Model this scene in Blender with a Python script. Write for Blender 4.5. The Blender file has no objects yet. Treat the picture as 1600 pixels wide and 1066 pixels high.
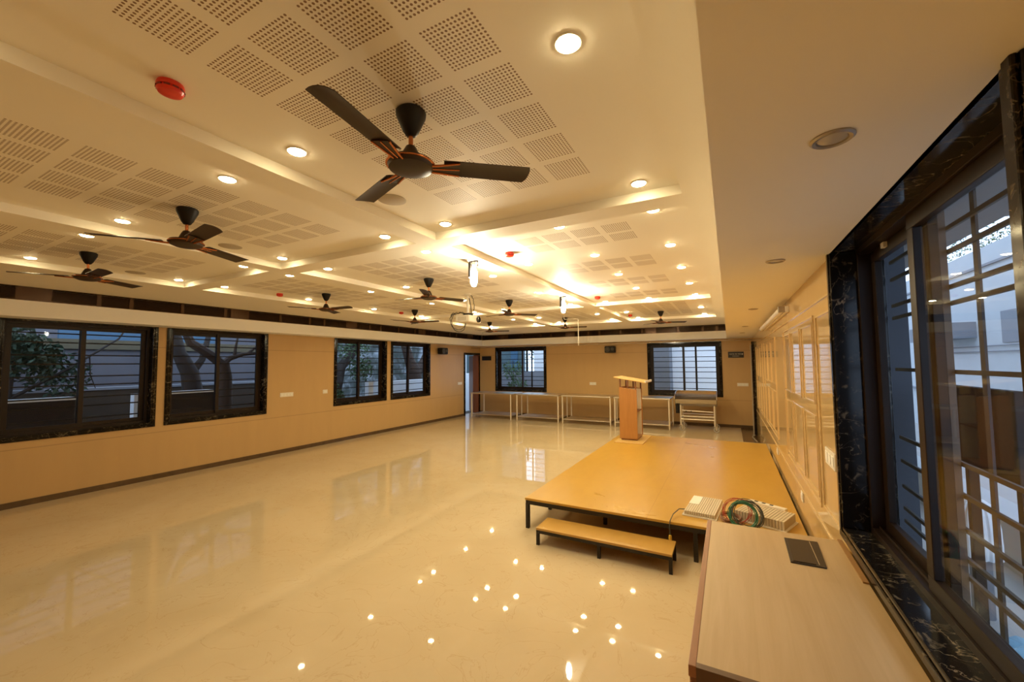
import bpy, bmesh, math, random
from mathutils import Vector, Matrix
random.seed(7)
C = bpy.context.scene.collection
S = bpy.context.scene
R = math.radians

# ------------------------------------------------------------------ camera
cam = bpy.data.objects.new('camera', bpy.data.cameras.new('camera'))
C.objects.link(cam)
cam.data.sensor_width = 36.0
cam.data.lens = 634.0 / 1600.0 * 36.0
cam.data.clip_start = 0.02
yaw, pitch, roll = R(28.05), R(3.19), R(-0.465)
fw = Vector((-math.sin(yaw), math.cos(yaw), 0)); rt = Vector((math.cos(yaw), math.sin(yaw), 0)); up = Vector((0, 0, 1))
f2 = fw * math.cos(pitch) + up * math.sin(pitch); u2 = up * math.cos(pitch) - fw * math.sin(pitch)
r3 = rt * math.cos(roll) + u2 * math.sin(roll); u3 = u2 * math.cos(roll) - rt * math.sin(roll)
m3 = Matrix((r3, u3, -f2)).transposed()
cam.matrix_world = Matrix.Translation((0, 0, 1.75)) @ m3.to_4x4()
S.camera = cam

# ------------------------------------------------------------------ sky, exposure
LAMP = (1.0, 0.82, 0.45)          # colour of the warm lamps
LAMP_POWER = {1: 96.0, 2: 160.0, 3: 440.0}   # radiance of a downlight lens in the front, long and far coffers
FLOOD_POWER = 600.0; FLOOD = (1.0, .88, .62)
SKY = (0.57, 0.745, 1.0); SKY_POWER = 3.4
w = bpy.data.worlds.new('overcast_sky'); S.world = w; w.use_nodes = True
bg = w.node_tree.nodes['Background']
bg.inputs[0].default_value = (*SKY, 1); bg.inputs[1].default_value = SKY_POWER
S.view_settings.view_transform = 'Standard'; S.view_settings.look = 'None'
S.view_settings.exposure = 0.0; S.view_settings.gamma = 1.0; S.view_settings.use_curve_mapping = False
S.cycles.max_bounces = 10; S.cycles.diffuse_bounces = 6; S.cycles.transparent_max_bounces = 24
S.cycles.sample_clamp_indirect = 6.0

# ------------------------------------------------------------------ materials
class NT:
    def __init__(s, name):
        s.m = bpy.data.materials.new(name); s.m.use_nodes = True
        s.t = s.m.node_tree; s.n = s.t.nodes; s.b = s.n['Principled BSDF']; s.out = s.n['Material Output']
    def new(s, typ, **kw):
        nd = s.n.new(typ)
        for k, v in kw.items(): setattr(nd, k, v)
        return nd
    def link(s, a, b): s.t.links.new(a, b)
    def math(s, op, a, b=None, clamp=False):
        nd = s.new('ShaderNodeMath', operation=op); nd.use_clamp = clamp
        for i, v in enumerate((a, b)):
            if v is None: continue
            if isinstance(v, (int, float)): nd.inputs[i].default_value = v
            else: s.link(v, nd.inputs[i])
        return nd.outputs[0]
    def mix(s, fac, a, b):
        nd = s.new('ShaderNodeMix', data_type='RGBA')
        for i, v in ((0, fac), (6, a), (7, b)):
            if isinstance(v, (int, float)): nd.inputs[i].default_value = v
            elif isinstance(v, tuple): nd.inputs[i].default_value = (*v, 1)
            else: s.link(v, nd.inputs[i])
        return nd.outputs[2]
    def coord(s, scale=(1, 1, 1)):
        tc = s.new('ShaderNodeTexCoord'); mp = s.new('ShaderNodeMapping')
        mp.inputs['Scale'].default_value = scale
        s.link(tc.outputs['Object'], mp.inputs[0]); return mp.outputs[0]
    def noise(s, vec, scale, detail=4, rough=.55, dist=0):
        nd = s.new('ShaderNodeTexNoise'); s.link(vec, nd.inputs['Vector'])
        nd.inputs['Scale'].default_value = scale; nd.inputs['Detail'].default_value = detail
        nd.inputs['Roughness'].default_value = rough; nd.inputs['Distortion'].default_value = dist
        return nd.outputs['Fac']
    def ramp(s, fac, *stops):
        nd = s.new('ShaderNodeValToRGB'); s.link(fac, nd.inputs[0]); e = nd.color_ramp.elements
        while len(e) > len(stops): e.remove(e[-1])
        while len(e) < len(stops): e.new(0.5)
        for k, (p, c) in zip(e, stops): k.position = p; k.color = (*c, 1)
        return nd.outputs[0]
    def set(s, col=None, rough=None, metal=None, spec=None):
        b = s.b.inputs
        if col is not None:
            if isinstance(col, tuple): b['Base Color'].default_value = (*col, 1)
            else: s.link(col, b['Base Color'])
        if rough is not None:
            if isinstance(rough, (int, float)): b['Roughness'].default_value = rough
            else: s.link(rough, b['Roughness'])
        if metal is not None: b['Metallic'].default_value = metal
        if spec is not None: b['Specular IOR Level'].default_value = spec
        return s
    def bump(s, h, strength=.2, dist=.01):
        nd = s.new('ShaderNodeBump'); nd.inputs['Strength'].default_value = strength; nd.inputs['Distance'].default_value = dist
        s.link(h, nd.inputs['Height']); s.link(nd.outputs[0], s.b.inputs['Normal'])

def plain(name, col, rough=.5, metal=0., var=.06, scale=9., spec=None):
    """one colour with a slight mottling"""
    t = NT(name); v = t.noise(t.coord(), scale, 3)
    a = tuple(max(0, c * (1 - var)) for c in col); b = tuple(min(1, c * (1 + var)) for c in col)
    t.set(t.mix(v, a, b), rough, metal, spec); return t.m

def wood(name, c1, c2, rough, stretch=(14, 1, 14), scale=3.0, spec=None):
    t = NT(name); v = t.noise(t.coord(stretch), scale, 6, .6, .6); v2 = t.noise(t.coord(), 1.3, 3)
    col = t.ramp(v, (.25, c1), (.75, c2))
    t.set(t.mix(t.math('MULTIPLY', v2, .35), col, tuple(c * .8 for c in c1)), rough, spec=spec); return t.m

def emit(name, col, power):
    t = NT(name); t.set((.9, .88, .82), .3)
    t.b.inputs['Emission Color'].default_value = (*col, 1); t.b.inputs['Emission Strength'].default_value = power
    return t.m

def black_marble(name):
    t = NT(name); co = t.coord()
    def veins(scale, dist, width, gs, gate):
        nd = t.new('ShaderNodeTexNoise'); t.link(co, nd.inputs[0]); nd.inputs['Scale'].default_value = scale
        nd.inputs['Detail'].default_value = 6; nd.inputs['Distortion'].default_value = dist
        a = t.math('ABSOLUTE', t.math('SUBTRACT', nd.outputs['Fac'], .5))
        v = t.math('SUBTRACT', 1.0, t.math('MULTIPLY', a, 1.0 / width, True), True)
        return t.math('MULTIPLY', v, t.math('MULTIPLY', t.math('SUBTRACT', t.noise(co, gs, 3), gate), 7.0, True), True)
    v = t.math('MAXIMUM', veins(3.6, 1.5, .008, 2.2, .50), t.math('MULTIPLY', veins(9.0, 1.0, .010, 3.1, .52), .7))
    sp = t.math('MULTIPLY', t.math('SUBTRACT', t.noise(co, 17, 4, .6, 1.2), .575), 6.0, True)
    v = t.math('MAXIMUM', v, t.math('MULTIPLY', sp, .5))
    t.set(t.mix(v, (.009, .007, .006), (.34, .28, .19)), .12, spec=.25); return t.m

def floor_marble():
    t = NT('polished_cream_marble'); co = t.coord()
    n1 = t.noise(co, .8, 5, .6, .8); n2 = t.noise(co, 5, 6, .65, .6)
    base = t.ramp(n1, (.3, (.565, .46, .30)), (.7, (.645, .545, .38)))
    base = t.mix(t.math('MULTIPLY', n2, .5), base, (.64, .49, .31))
    vd = t.new('ShaderNodeTexNoise'); t.link(co, vd.inputs[0]); vd.inputs['Scale'].default_value = 2.6
    vd.inputs['Detail'].default_value = 8; vd.inputs['Distortion'].default_value = 1.6
    a = t.math('ABSOLUTE', t.math('SUBTRACT', vd.outputs['Fac'], .5))
    vein = t.math('MULTIPLY', t.math('SUBTRACT', 1.0, t.math('MULTIPLY', a, 130.0, True), True), .30)
    t.set(t.mix(vein, base, (.40, .22, .09)), t.math('ADD', t.math('MULTIPLY', n2, .03), .012), spec=.40)
    return t.m

def perforated(name, x0, ny, y0, block, period, blocks):
    """white board with squares of small round holes: four squares across, in blocks along the hall"""
    t = NT(name)
    tc = t.new('ShaderNodeTexCoord'); sp = t.new('ShaderNodeSeparateXYZ'); t.link(tc.outputs['Object'], sp.inputs[0])
    P, SZ, N = .2475, .200, 13
    dp = SZ / N
    def axis(v, start, cnt, sign):
        u = t.math('MULTIPLY', t.math('SUBTRACT', v, start), sign)          # metres from the edge
        inside = t.math('MULTIPLY', t.math('GREATER_THAN', u, 0.), t.math('LESS_THAN', u, cnt * P - (P - SZ)))
        loc = t.math('MULTIPLY', t.math('FRACT', t.math('DIVIDE', u, P)), P)
        inside = t.math('MULTIPLY', inside, t.math('LESS_THAN', loc, SZ))
        return inside, t.math('SUBTRACT', t.math('FRACT', t.math('DIVIDE', loc, dp)), .5)
    ix, fx = axis(sp.outputs[0], x0, 4, -1.0)
    y = t.math('SUBTRACT', sp.outputs[1], y0)
    k = t.math('MULTIPLY', t.math('GREATER_THAN', y, 0.), t.math('LESS_THAN', y, period * blocks))
    y = t.math('MULTIPLY', t.math('FRACT', t.math('DIVIDE', y, period)), period)
    iy, fy = axis(y, 0.0, block, 1.0)
    d2 = t.math('ADD', t.math('MULTIPLY', fx, fx), t.math('MULTIPLY', fy, fy))
    hole = t.math('MULTIPLY', t.math('MULTIPLY', t.math('LESS_THAN', d2, .30 * .30), k), t.math('MULTIPLY', ix, iy))
    t.set(t.mix(hole, PAINT, (.25, .15, .085)), .62); return t.m

PAINT = (.90, .86, .77)
M = {}
M['paint'] = plain('cream_ceiling_paint', PAINT, .62, var=.015, scale=2)
M['bulkhead'] = plain('white_bulkhead_paint', (.91, .91, .90), .6, var=.015, scale=2)
M['floor'] = floor_marble()
def wall_mat(name, c, rough, lines, sp_=.5):
    t = NT(name); co = t.coord(); n = t.noise(t.coord((1, 1, .15)), 6, 4); n2 = t.noise(co, .9, 2)
    col = t.mix(n, tuple(k * .94 for k in c), tuple(k * 1.05 for k in c))
    sp = t.new('ShaderNodeSeparateXYZ'); t.link(co, sp.inputs[0])
    g = None
    for z in lines:
        h = t.math('LESS_THAN', t.math('ABSOLUTE', t.math('SUBTRACT', sp.outputs[2], z)), .006)
        g = h if g is None else t.math('MAXIMUM', g, h)
    if g is not None: col = t.mix(t.math('MULTIPLY', g, .45), col, tuple(k * .45 for k in c))
    t.set(col, rough, spec=sp_); return t.m
M['wall'] = wall_mat('tan_wall_tiles', (.56, .37, .17), .38, (.72, 2.05), .3)
M['wall_gloss'] = wall_mat('polished_beige_wall_tiles', (.62, .43, .20), .045, (2.16,))
M['moulding'] = plain('polished_beige_moulding', (.70, .52, .28), .10, var=.03)
M['marble'] = black_marble('black_veined_marble')
M['skirting'] = plain('dark_brown_marble_skirting', (.10, .06, .032), .2, var=.3, scale=12)
M['alu'] = plain('dark_brown_aluminium', (.018, .009, .0045), .42, 0., var=.08, spec=.25)
M['grille_grey'] = plain('grey_brown_painted_steel', (.065, .055, .05), .5, var=.1, spec=.3)
M['post_brown'] = plain('brown_painted_post', (.12, .075, .045), .5, var=.1)
M['grille_steel'] = plain('dark_painted_steel', (.018, .014, .013), .5, var=.1, spec=.2)
M['louver'] = plain('dark_brown_louvre_metal', (.085, .045, .024), .20, .65, var=.45, scale=2.5)
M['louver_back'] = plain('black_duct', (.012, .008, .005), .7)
M['fan'] = plain('dark_brown_fan_enamel', (.036, .019, .010), .42, .0, var=.06, spec=.35)
M['fan_dark'] = plain('black_brown_plastic', (.009, .006, .004), .5, spec=.25)
M['copper'] = plain('copper_trim', (.50, .17, .06), .25, .9)
M['white_plastic'] = plain('white_plastic', (.80, .76, .68), .35, var=.02)
for k in (1, 2, 3): M['lens%d' % k] = emit('lit_lamp_lens', LAMP, LAMP_POWER[k])
M['flood'] = emit('lit_flood_bulb', FLOOD, FLOOD_POWER)
M['lens_off'] = plain('unlit_lamp_lens', (.50, .46, .40), .15)
M['rim_off'] = plain('grey_lamp_rim', (.42, .37, .30), .3, .4)
M['red'] = plain('red_plastic', (.70, .035, .012), .35)
M['red_dark'] = plain('dark_red_plastic', (.20, .015, .01), .5)
M['speaker_round'] = plain('beige_speaker_mesh', (.46, .40, .32), .7, var=.1, scale=200)
M['ply'] = wood('orange_brown_board', (.50, .285, .065), (.57, .34, .085), .26, (3, 1, 3), 1.6)
def deck_board():
    t = NT('scuffed_orange_board'); co = t.coord()
    v = t.noise(t.coord((3, 1, 3)), 1.6, 6, .6, .6); sc = t.noise(co, 1.1, 6, .7, .8)
    col = t.ramp(v, (.25, (.49, .275, .036)), (.75, (.55, .325, .052)))
    col = t.mix(t.math('MULTIPLY', t.math('SUBTRACT', sc, .50, True), 0.5, True), col, (.60, .44, .17))
    sp = t.new('ShaderNodeSeparateXYZ'); t.link(co, sp.inputs[0]); g = None
    for ax, p in ((1, 4.95), (1, 6.20), (1, 7.42), (0, -.72)):
        h = t.math('LESS_THAN', t.math('ABSOLUTE', t.math('SUBTRACT', sp.outputs[ax], p if ax else p)), .0022)
        g = h if g is None else t.math('MAXIMUM', g, h)
    col = t.mix(t.math('MULTIPLY', g, .55), col, (.30, .14, .03))
    t.set(col, t.math('ADD', t.math('MULTIPLY', sc, .10), .24)); return t.m
M['deck'] = deck_board()
M['ply_edge'] = plain('board_edge', (.34, .17, .05), .5)
M['black_steel'] = plain('black_painted_steel', (.014, .010, .008), .38, .2)
M['oak'] = wood('pale_oak_laminate', (.51, .34, .165), (.63, .445, .24), .38, (9, .5, 9), 2.2)
M['lipping'] = wood('red_brown_lipping', (.30, .125, .055), (.38, .165, .075), .4, (8, 1, 8), 3)
M['dark_laminate'] = wood('dark_brown_laminate', (.12, .058, .026), (.15, .075, .034), .4, (8, 8, 1), 3)
M['flap'] = plain('black_flap_plastic', (.020, .014, .010), .35)
M['teak'] = wood('reddish_teak_veneer', (.36, .160, .042), (.47, .22, .06), .35, (12, 12, 1), 2.6)
M['teak_top'] = wood('yellow_pine_board', (.62, .40, .13), (.70, .47, .17), .4, (2, 10, 2), 3)
M['teak_dark'] = plain('dark_teak_edge', (.22, .085, .03), .4)
M['steel'] = plain('brushed_stainless_steel', (.52, .48, .43), .17, 1.0, var=.06, scale=30)
M['steel_leg'] = plain('satin_steel_tube', (.86, .80, .70), .45, .55, var=.04)
M['steel_dull'] = plain('dull_stainless_steel', (.70, .65, .57), .36, 1.0, var=.06)
M['rubber'] = plain('pale_castor_rubber', (.45, .42, .38), .5)
M['black_plastic'] = plain('black_plastic', (.010, .009, .008), .45, spec=.25)
M['cone'] = plain('speaker_cone', (.05, .045, .04), .55)
M['projector'] = plain('cream_projector_plastic', (.78, .72, .60), .4)
M['glass_dark'] = plain('dark_lens_glass', (.02, .02, .025), .05)
M['cable_black'] = plain('black_cable', (.012, .012, .012), .5)
M['cable_green'] = plain('green_cable', (.03, .16, .09), .45)
M['cable_red'] = plain('red_cable', (.40, .035, .015), .45)
M['cable_grey'] = plain('dark_grey_cable', (.07, .075, .065), .45)
M['cable_brown'] = plain('brown_cable', (.22, .10, .05), .45)
M['yellow'] = plain('yellow_plastic', (.70, .46, .06), .4)
M['unit'] = plain('cream_ribbed_metal', (.66, .58, .44), .4, var=.05)
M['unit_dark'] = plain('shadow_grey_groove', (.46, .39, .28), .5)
M['sticker'] = plain('white_paper_sticker', (.85, .83, .78), .6)
M['leaf_door'] = wood('brown_door_veneer', (.24, .075, .022), (.32, .11, .035), .35, (10, 10, 1), 2.4)
M['sign_black'] = plain('black_sign_board', (.014, .010, .008), .35)
M['sign_white'] = plain('white_sign_paint', (.62, .57, .48), .5)
M['dull_pipe'] = plain('dull_grey_pipe', (.34, .29, .22), .5)
M['tube_white'] = plain('white_tube_fitting', (.82, .78, .68), .35)
# outside
M['ext_white'] = plain('white_render', (.78, .80, .82), .8, var=.06, scale=3)
M['ext_bright'] = plain('bright_white_render', (.90, .91, .93), .8, var=.03, scale=3)
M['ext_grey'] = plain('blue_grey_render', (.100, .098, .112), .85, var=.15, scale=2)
M['ext_slate'] = plain('slate_grey_render', (.20, .21, .235), .85, var=.10, scale=2)
def mottled():  # dim leafy dapple painted into the house wall colour
    t = NT('painted_dapple_render'); n = t.noise(t.coord(), 1.6, 6, .65, .5)
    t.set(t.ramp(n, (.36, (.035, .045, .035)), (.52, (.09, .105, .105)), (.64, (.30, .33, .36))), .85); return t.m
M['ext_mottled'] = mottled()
M['ext_pale'] = plain('pale_grey_render', (.42, .44, .46), .8, var=.06, scale=3)
M['ext_pier'] = plain('dark_blue_grey_render', (.075, .085, .11), .7, var=.15, scale=3)
M['ext_band'] = plain('ochre_stone_band', (.10, .08, .045), .85, var=.2, scale=4)
M['ext_dark'] = plain('dark_brown_render', (.022, .015, .012), .9, var=.2)
M['ext_soffit'] = plain('grey_concrete', (.30, .29, .30), .9, var=.1)
M['ext_ground'] = plain('dark_soil', (.050, .037, .025), .95, var=.35, scale=3)
M['ext_paving'] = plain('grey_paving', (.36, .35, .34), .8, var=.12, scale=4)
M['bark'] = plain('brown_bark', (.050, .030, .020), .9, var=.4, scale=14)
M['bark_dark'] = plain('dark_bark', (.026, .018, .014), .9, var=.4, scale=14)
M['foliage'] = plain('green_leaves', (.045, .085, .030), .7, var=.5, scale=6)
M['foliage_dark'] = plain('dark_green_leaves', (.020, .045, .022), .7, var=.5, scale=6)
M['blue_sheet'] = plain('blue_painted_panel', (.045, .11, .18), .5, var=.15)
M['teal'] = plain('teal_painted_wall', (.075, .115, .125), .7, var=.2)
M['blue_plastic'] = plain('crumpled_blue_sheet', (.22, .38, .48), .25, var=.4, scale=8)
M['board_dark'] = plain('dark_grey_board', (.045, .042, .042), .7, var=.12, spec=.2)

def glass(name, tint, spec):
    t = NT(name); t.n.remove(t.b)
    lw = t.new('ShaderNodeLayerWeight'); lw.inputs[0].default_value = .5
    f = t.math('ADD', t.math('MULTIPLY', t.math('POWER', lw.outputs['Facing'], 5.0), .42), spec, True)
    tr = t.new('ShaderNodeBsdfTransparent'); tr.inputs[0].default_value = (*tint, 1)
    gl = t.new('ShaderNodeBsdfGlossy'); gl.inputs['Roughness'].default_value = .01
    mx = t.new('ShaderNodeMixShader'); t.link(f, mx.inputs[0]); t.link(tr.outputs[0], mx.inputs[1]); t.link(gl.outputs[0], mx.inputs[2])
    t.link(mx.outputs[0], t.out.inputs[0]); return t.m
M['glass'] = glass('window_glass', (.94, .95, .96), .005)

# ------------------------------------------------------------------ geometry helpers
class MB:
    """collects shapes in world coordinates; build() links them as ONE mesh object"""
    def __init__(s): s.v = []; s.f = []; s.mi = []; s.cur = 0
    def add(s, vs, fs):
        o = len(s.v); s.v += [tuple(v) for v in vs]
        for f in fs: s.f.append([i + o for i in f]); s.mi.append(s.cur)
        return s
    def box(s, x0, y0, z0, x1, y1, z1):
        x0, x1 = sorted((x0, x1)); y0, y1 = sorted((y0, y1)); z0, z1 = sorted((z0, z1))
        v = [(x, y, z) for z in (z0, z1) for y in (y0, y1) for x in (x0, x1)]
        return s.add(v, [(0, 2, 3, 1), (4, 5, 7, 6), (0, 1, 5, 4), (2, 6, 7, 3), (0, 4, 6, 2), (1, 3, 7, 5)])
    def obox(s, M4, hx, hy, hz):
        v = [M4 @ Vector((x, y, z)) for z in (-hz, hz) for y in (-hy, hy) for x in (-hx, hx)]
        return s.add(v, [(0, 2, 3, 1), (4, 5, 7, 6), (0, 1, 5, 4), (2, 6, 7, 3), (0, 4, 6, 2), (1, 3, 7, 5)])
    def quad(s, a, b, c, d): return s.add([a, b, c, d], [(0, 1, 2, 3)])
    def tube(s, pts, r, seg=8, cap=True, closed=False):
        pts = [Vector(p) for p in pts]; n = len(pts); rs = r if isinstance(r, (list, tuple)) else [r] * n
        rings = []; prev = None
        for i, p in enumerate(pts):
            if closed: t = pts[(i + 1) % n] - pts[i - 1]
            else: t = pts[min(i + 1, n - 1)] - pts[max(i - 1, 0)]
            t.normalize()
            if prev is None:
                a = Vector((0, 0, 1)) if abs(t.z) < .9 else Vector((1, 0, 0))
                u = t.cross(a).normalized()
            else:
                u = (prev - t * prev.dot(t)).normalized()
            prev = u; vv = t.cross(u)
            rings.append([p + (u * math.cos(k * 2 * math.pi / seg) + vv * math.sin(k * 2 * math.pi / seg)) * rs[i] for k in range(seg)])
        vs = [q for rg in rings for q in rg]; fs = []
        for i in range(n if closed else n - 1):
            j = (i + 1) % n
            for k in range(seg):
                l = (k + 1) % seg
                fs.append((i * seg + k, i * seg + l, j * seg + l, j * seg + k))
        if cap and not closed:
            fs.append(tuple(range(seg))[::-1]); fs.append(tuple((n - 1) * seg + k for k in range(seg)))
        return s.add(vs, fs)
    def lathe(s, prof, c, seg=24, axis='z', flip=1):
        """prof: (radius, height) pairs from one end to the other, turned about an axis through c"""
        vs = []; fs = []
        for r, h in prof:
            for k in range(seg):
                a = k * 2 * math.pi / seg; p = (r * math.cos(a), r * math.sin(a), h * flip)
                if axis == 'x': p = (p[2], p[0], p[1])
                elif axis == 'y': p = (p[0], p[2], p[1])
                vs.append((c[0] + p[0], c[1] + p[1], c[2] + p[2]))
        for i in range(len(prof) - 1):
            for k in range(seg):
                l = (k + 1) % seg; fs.append((i * seg + k, i * seg + l, (i + 1) * seg + l, (i + 1) * seg + k))
        fs.append(tuple(range(seg))); fs.append(tuple((len(prof) - 1) * seg + k for k in range(seg)))
        return s.add(vs, fs)
    def extrude(s, poly, d):
        """closed 3-D polygon pushed along the vector d"""
        n = len(poly); d = Vector(d); a = [Vector(p) for p in poly]; vs = a + [p + d for p in a]
        fs = [tuple(range(n))[::-1], tuple(range(n, 2 * n))] + [(i, (i + 1) % n, (i + 1) % n + n, i + n) for i in range(n)]
        return s.add(vs, fs)
    def ball(s, c, r, seg=12, rings=8, sz=(1, 1, 1)):
        prof = [(max(1e-4, math.sin(math.pi * i / rings)) * r, -math.cos(math.pi * i / rings) * r) for i in range(rings + 1)]
        vs = []; fs = []
        for q, h in prof:
            for k in range(seg):
                a = 2 * math.pi * k / seg; vs.append((c[0] + q * math.cos(a) * sz[0], c[1] + q * math.sin(a) * sz[1], c[2] + h * sz[2]))
        for i in range(rings):
            for k in range(seg):
                l = (k + 1) % seg; fs.append((i * seg + k, i * seg + l, (i + 1) * seg + l, (i + 1) * seg + k))
        return s.add(vs, fs)
    def build(s, name, mats, parent=None, bevel=0, smooth=False, kind=None):
        if not isinstance(mats, (list, tuple)): mats = [mats]
        off = root_loc(parent); me = bpy.data.meshes.new(name)
        me.from_pydata([Vector(v) - off for v in s.v], [], s.f)
        for m in mats: me.materials.append(m)
        for p, i in zip(me.polygons, s.mi): p.material_index = i
        bm = bmesh.new(); bm.from_mesh(me); bmesh.ops.recalc_face_normals(bm, faces=bm.faces); bm.to_mesh(me); bm.free()
        if smooth:
            for p in me.polygons: p.use_smooth = True
            me.set_sharp_from_angle(angle=R(38))
        o = bpy.data.objects.new(name, me); C.objects.link(o)
        if parent is not None: o.parent = parent
        if bevel:
            b = o.modifiers.new('edge', 'BEVEL'); b.width = bevel; b.segments = 2; b.limit_method = 'ANGLE'; b.angle_limit = R(50)
        if kind: o['kind'] = kind
        return o

def root_loc(o):
    v = Vector((0, 0, 0))
    while o is not None: v += Vector(o.location); o = o.parent
    return v

def tag(o, label, cat, group=None, kind=None):
    o['label'] = label; o['category'] = cat
    if group: o['group'] = group
    if kind: o['kind'] = kind
    return o

def thing(name, label, cat, loc, group=None, kind=None):
    o = bpy.data.objects.new(name, None); C.objects.link(o); o.location = loc; o.empty_display_size = .1
    return tag(o, label, cat, group, kind)

def dup(root, loc, label, group=None, rotz=None):
    r = root.copy(); C.objects.link(r); r.location = loc; r['label'] = label
    if group: r['group'] = group
    if rotz is not None: r.rotation_euler = (0, 0, rotz)
    for ch in list(root.children):
        c = ch.copy(); C.objects.link(c); c.parent = r
        for g in ch.children:
            d = g.copy(); C.objects.link(d); d.parent = c
    return r

# ------------------------------------------------------------------ room sizes (metres; camera above the origin, Y down the hall)
XL, XR, YF, YB = -7.95, 0.55, 12.42, -1.6
ZS, ZC, ZT = 2.37, 2.74, 2.80          # lowered soffit, ceiling, tops of the coffers
XB, YBK = -7.55, 12.0                  # faces of the bulkheads
XS = -0.03                             # edge of the lowered strip
COLS = {'a': (-2.03, -.21), 'b': (-4.03, -2.23), 'c': (-6.03, -4.23)}
ROWS = {1: (-.07, 2.53), 2: (2.73, 6.92), 3: (7.12, 9.86)}

# ------------------------------------------------------------------ floor
f = MB(); f.box(XL - .25, YB - .2, -.12, XR + .25, YF + .25, 0)
f.build('floor', M['floor'], kind='structure')
f = MB(); f.box(.225, 10.3, .0, XR, YF, .004)
f.build('trim_1', M['skirting'], kind='structure')

# ------------------------------------------------------------------ walls with openings
def wall(name, holes, a0, a1, z1, put, mat, thick=.22):
    """holes: (u0,u1,z0,z1) along the wall; put(u,d,z) gives the world point, d outwards"""
    us = sorted({a0, a1, *[h[0] for h in holes], *[h[1] for h in holes]})
    m = MB()
    for u0, u1 in zip(us, us[1:]):
        hs = sorted([h for h in holes if h[0] <= u0 + 1e-6 and h[1] >= u1 - 1e-6], key=lambda h: h[2])
        z = 0.0; segs = []
        for h in hs:
            if h[2] > z: segs.append((z, h[2]))
            z = h[3]
        if z < z1: segs.append((z, z1))
        for s0, s1 in segs:
            p, q = put(u0, 0, s0), put(u1, thick, s1); m.box(*p, *q)
    return m.build(name, mat, kind='structure')
putL = lambda u, d, z: (XL - d, u, z)
putF = lambda u, d, z: (u, YF + d, z)
putR = lambda u, d, z: (XR + d, u, z)
putB = lambda u, d, z: (u, YB - d, z)
FW = .065                                # width of the marble face moulding
WL = [(1.40, 3.02), (3.13, 4.755), (6.27, 7.89), (8.035, 9.65)]
WF = [(-7.29, -5.33), (-2.11, -.16)]
WR = [(1.165, 2.97)]
Z0, Z1 = .815, 2.42
ZR0 = .755
hl = [(a + FW, b - FW, Z0 + FW, Z1 - FW) for a, b in WL] + [(11.49, 12.385, 0, 2.065)]
hf = [(a + FW, b - FW, Z0 - .02 + FW, 2.335 - FW) for a, b in WF]
hr = [(a + FW, b - FW, ZR0 + FW, 2.44 - FW) for a, b in WR]
wall('wall_left', hl, YB - .2, YF + .22, 2.95, putL, M['wall'])
wall('wall_far', hf, XL, XR, 2.95, putF, M['wall'])
wall('wall_right', hr, YB - .2, YF + .22, 2.95, putR, M['wall_gloss'])
wall('wall_back', [], XL, XR, 2.95, putB, M['wall'])

# skirting
b = MB(); b.box(XL, YB, 0, XL + .015, 11.42, .075); b.build('baseboard_left', M['skirting'], kind='structure')
b = MB(); b.box(XL + .015, YF - .015, 0, XR - .04, YF, .075); b.build('baseboard_far', M['skirting'], kind='structure')

# ------------------------------------------------------------------ ceiling: flat strips, coffers, bulkheads, lowered strip
cm = MB()
xs = sorted({XB, XS, *[x for v in COLS.values() for x in v]}); ys = sorted({YB, YBK, *[y for v in ROWS.values() for y in v]})
trays = [(c, r, *COLS[c], *ROWS[r]) for c in 'abc' for r in (1, 2, 3)]
for xa, xb in zip(xs, xs[1:]):
    for ya, yb in zip(ys, ys[1:]):
        if any(abs(xa - t[2]) < 1e-6 and abs(ya - t[4]) < 1e-6 for t in trays): continue
        cm.quad((xa, ya, ZC), (xb, ya, ZC), (xb, yb, ZC), (xa, yb, ZC))
cmats = [M['paint']]
for c, r, x0, x1, y0, y1 in trays:
    cm.cur = 0
    P = [(x0, y0), (x1, y0), (x1, y1), (x0, y1)]
    for (ax, ay), (bx, by) in zip(P, P[1:] + P[:1]):
        cm.quad((ax, ay, ZC), (bx, by, ZC), (bx, by, ZT), (ax, ay, ZT))
    hx = {'a': -.637, 'b': -2.655, 'c': -4.655}[c]
    if r == 1: k = perforated('perforated_board_%s1' % c, hx, 8, .205, 8, 3., 1)
    elif r == 3: k = perforated('perforated_board_%s3' % c, hx, 8, 7.50, 8, 3., 1)
    elif c == 'a': k = perforated('perforated_board_a2', hx, 2, 3.02, 2, 1.03, 4)
    else: k = perforated('perforated_board_%s2' % c, hx, 7, 2.98, 7, 2.08, 2)
    cmats.append(k); cm.cur = len(cmats) - 1
    cm.quad((x0, y0, ZT), (x1, y0, ZT), (x1, y1, ZT), (x0, y1, ZT))
# plain roof above everything keeps the daylight out
cm.cur = 0
cm.box(XL - .22, YB - .2, 2.95, XR + .22, YF + .22, 3.10)
cob = cm.build('ceiling', cmats, kind='structure')
# recalc_face_normals may flip the open sheet; it is seen from below either way
t = MB(); t.box(XL, YB, ZS, XB, YF, 2.57); t.box(XL, YB, 2.57, XL + .30, YF, 2.95)
t.build('trim_2', M['bulkhead'], kind='structure')
t = MB(); t.box(XB, YBK, ZS, XS, YF, 2.57); t.box(XL + .3, YBK + .10, 2.57, XS, YF, 2.95)
t.build('trim_3', M['bulkhead'], kind='structure')
t = MB(); t.box(XS, YB, ZS, XR, YF, 2.95); t.build('trim_4', M['paint'], kind='structure')

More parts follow.
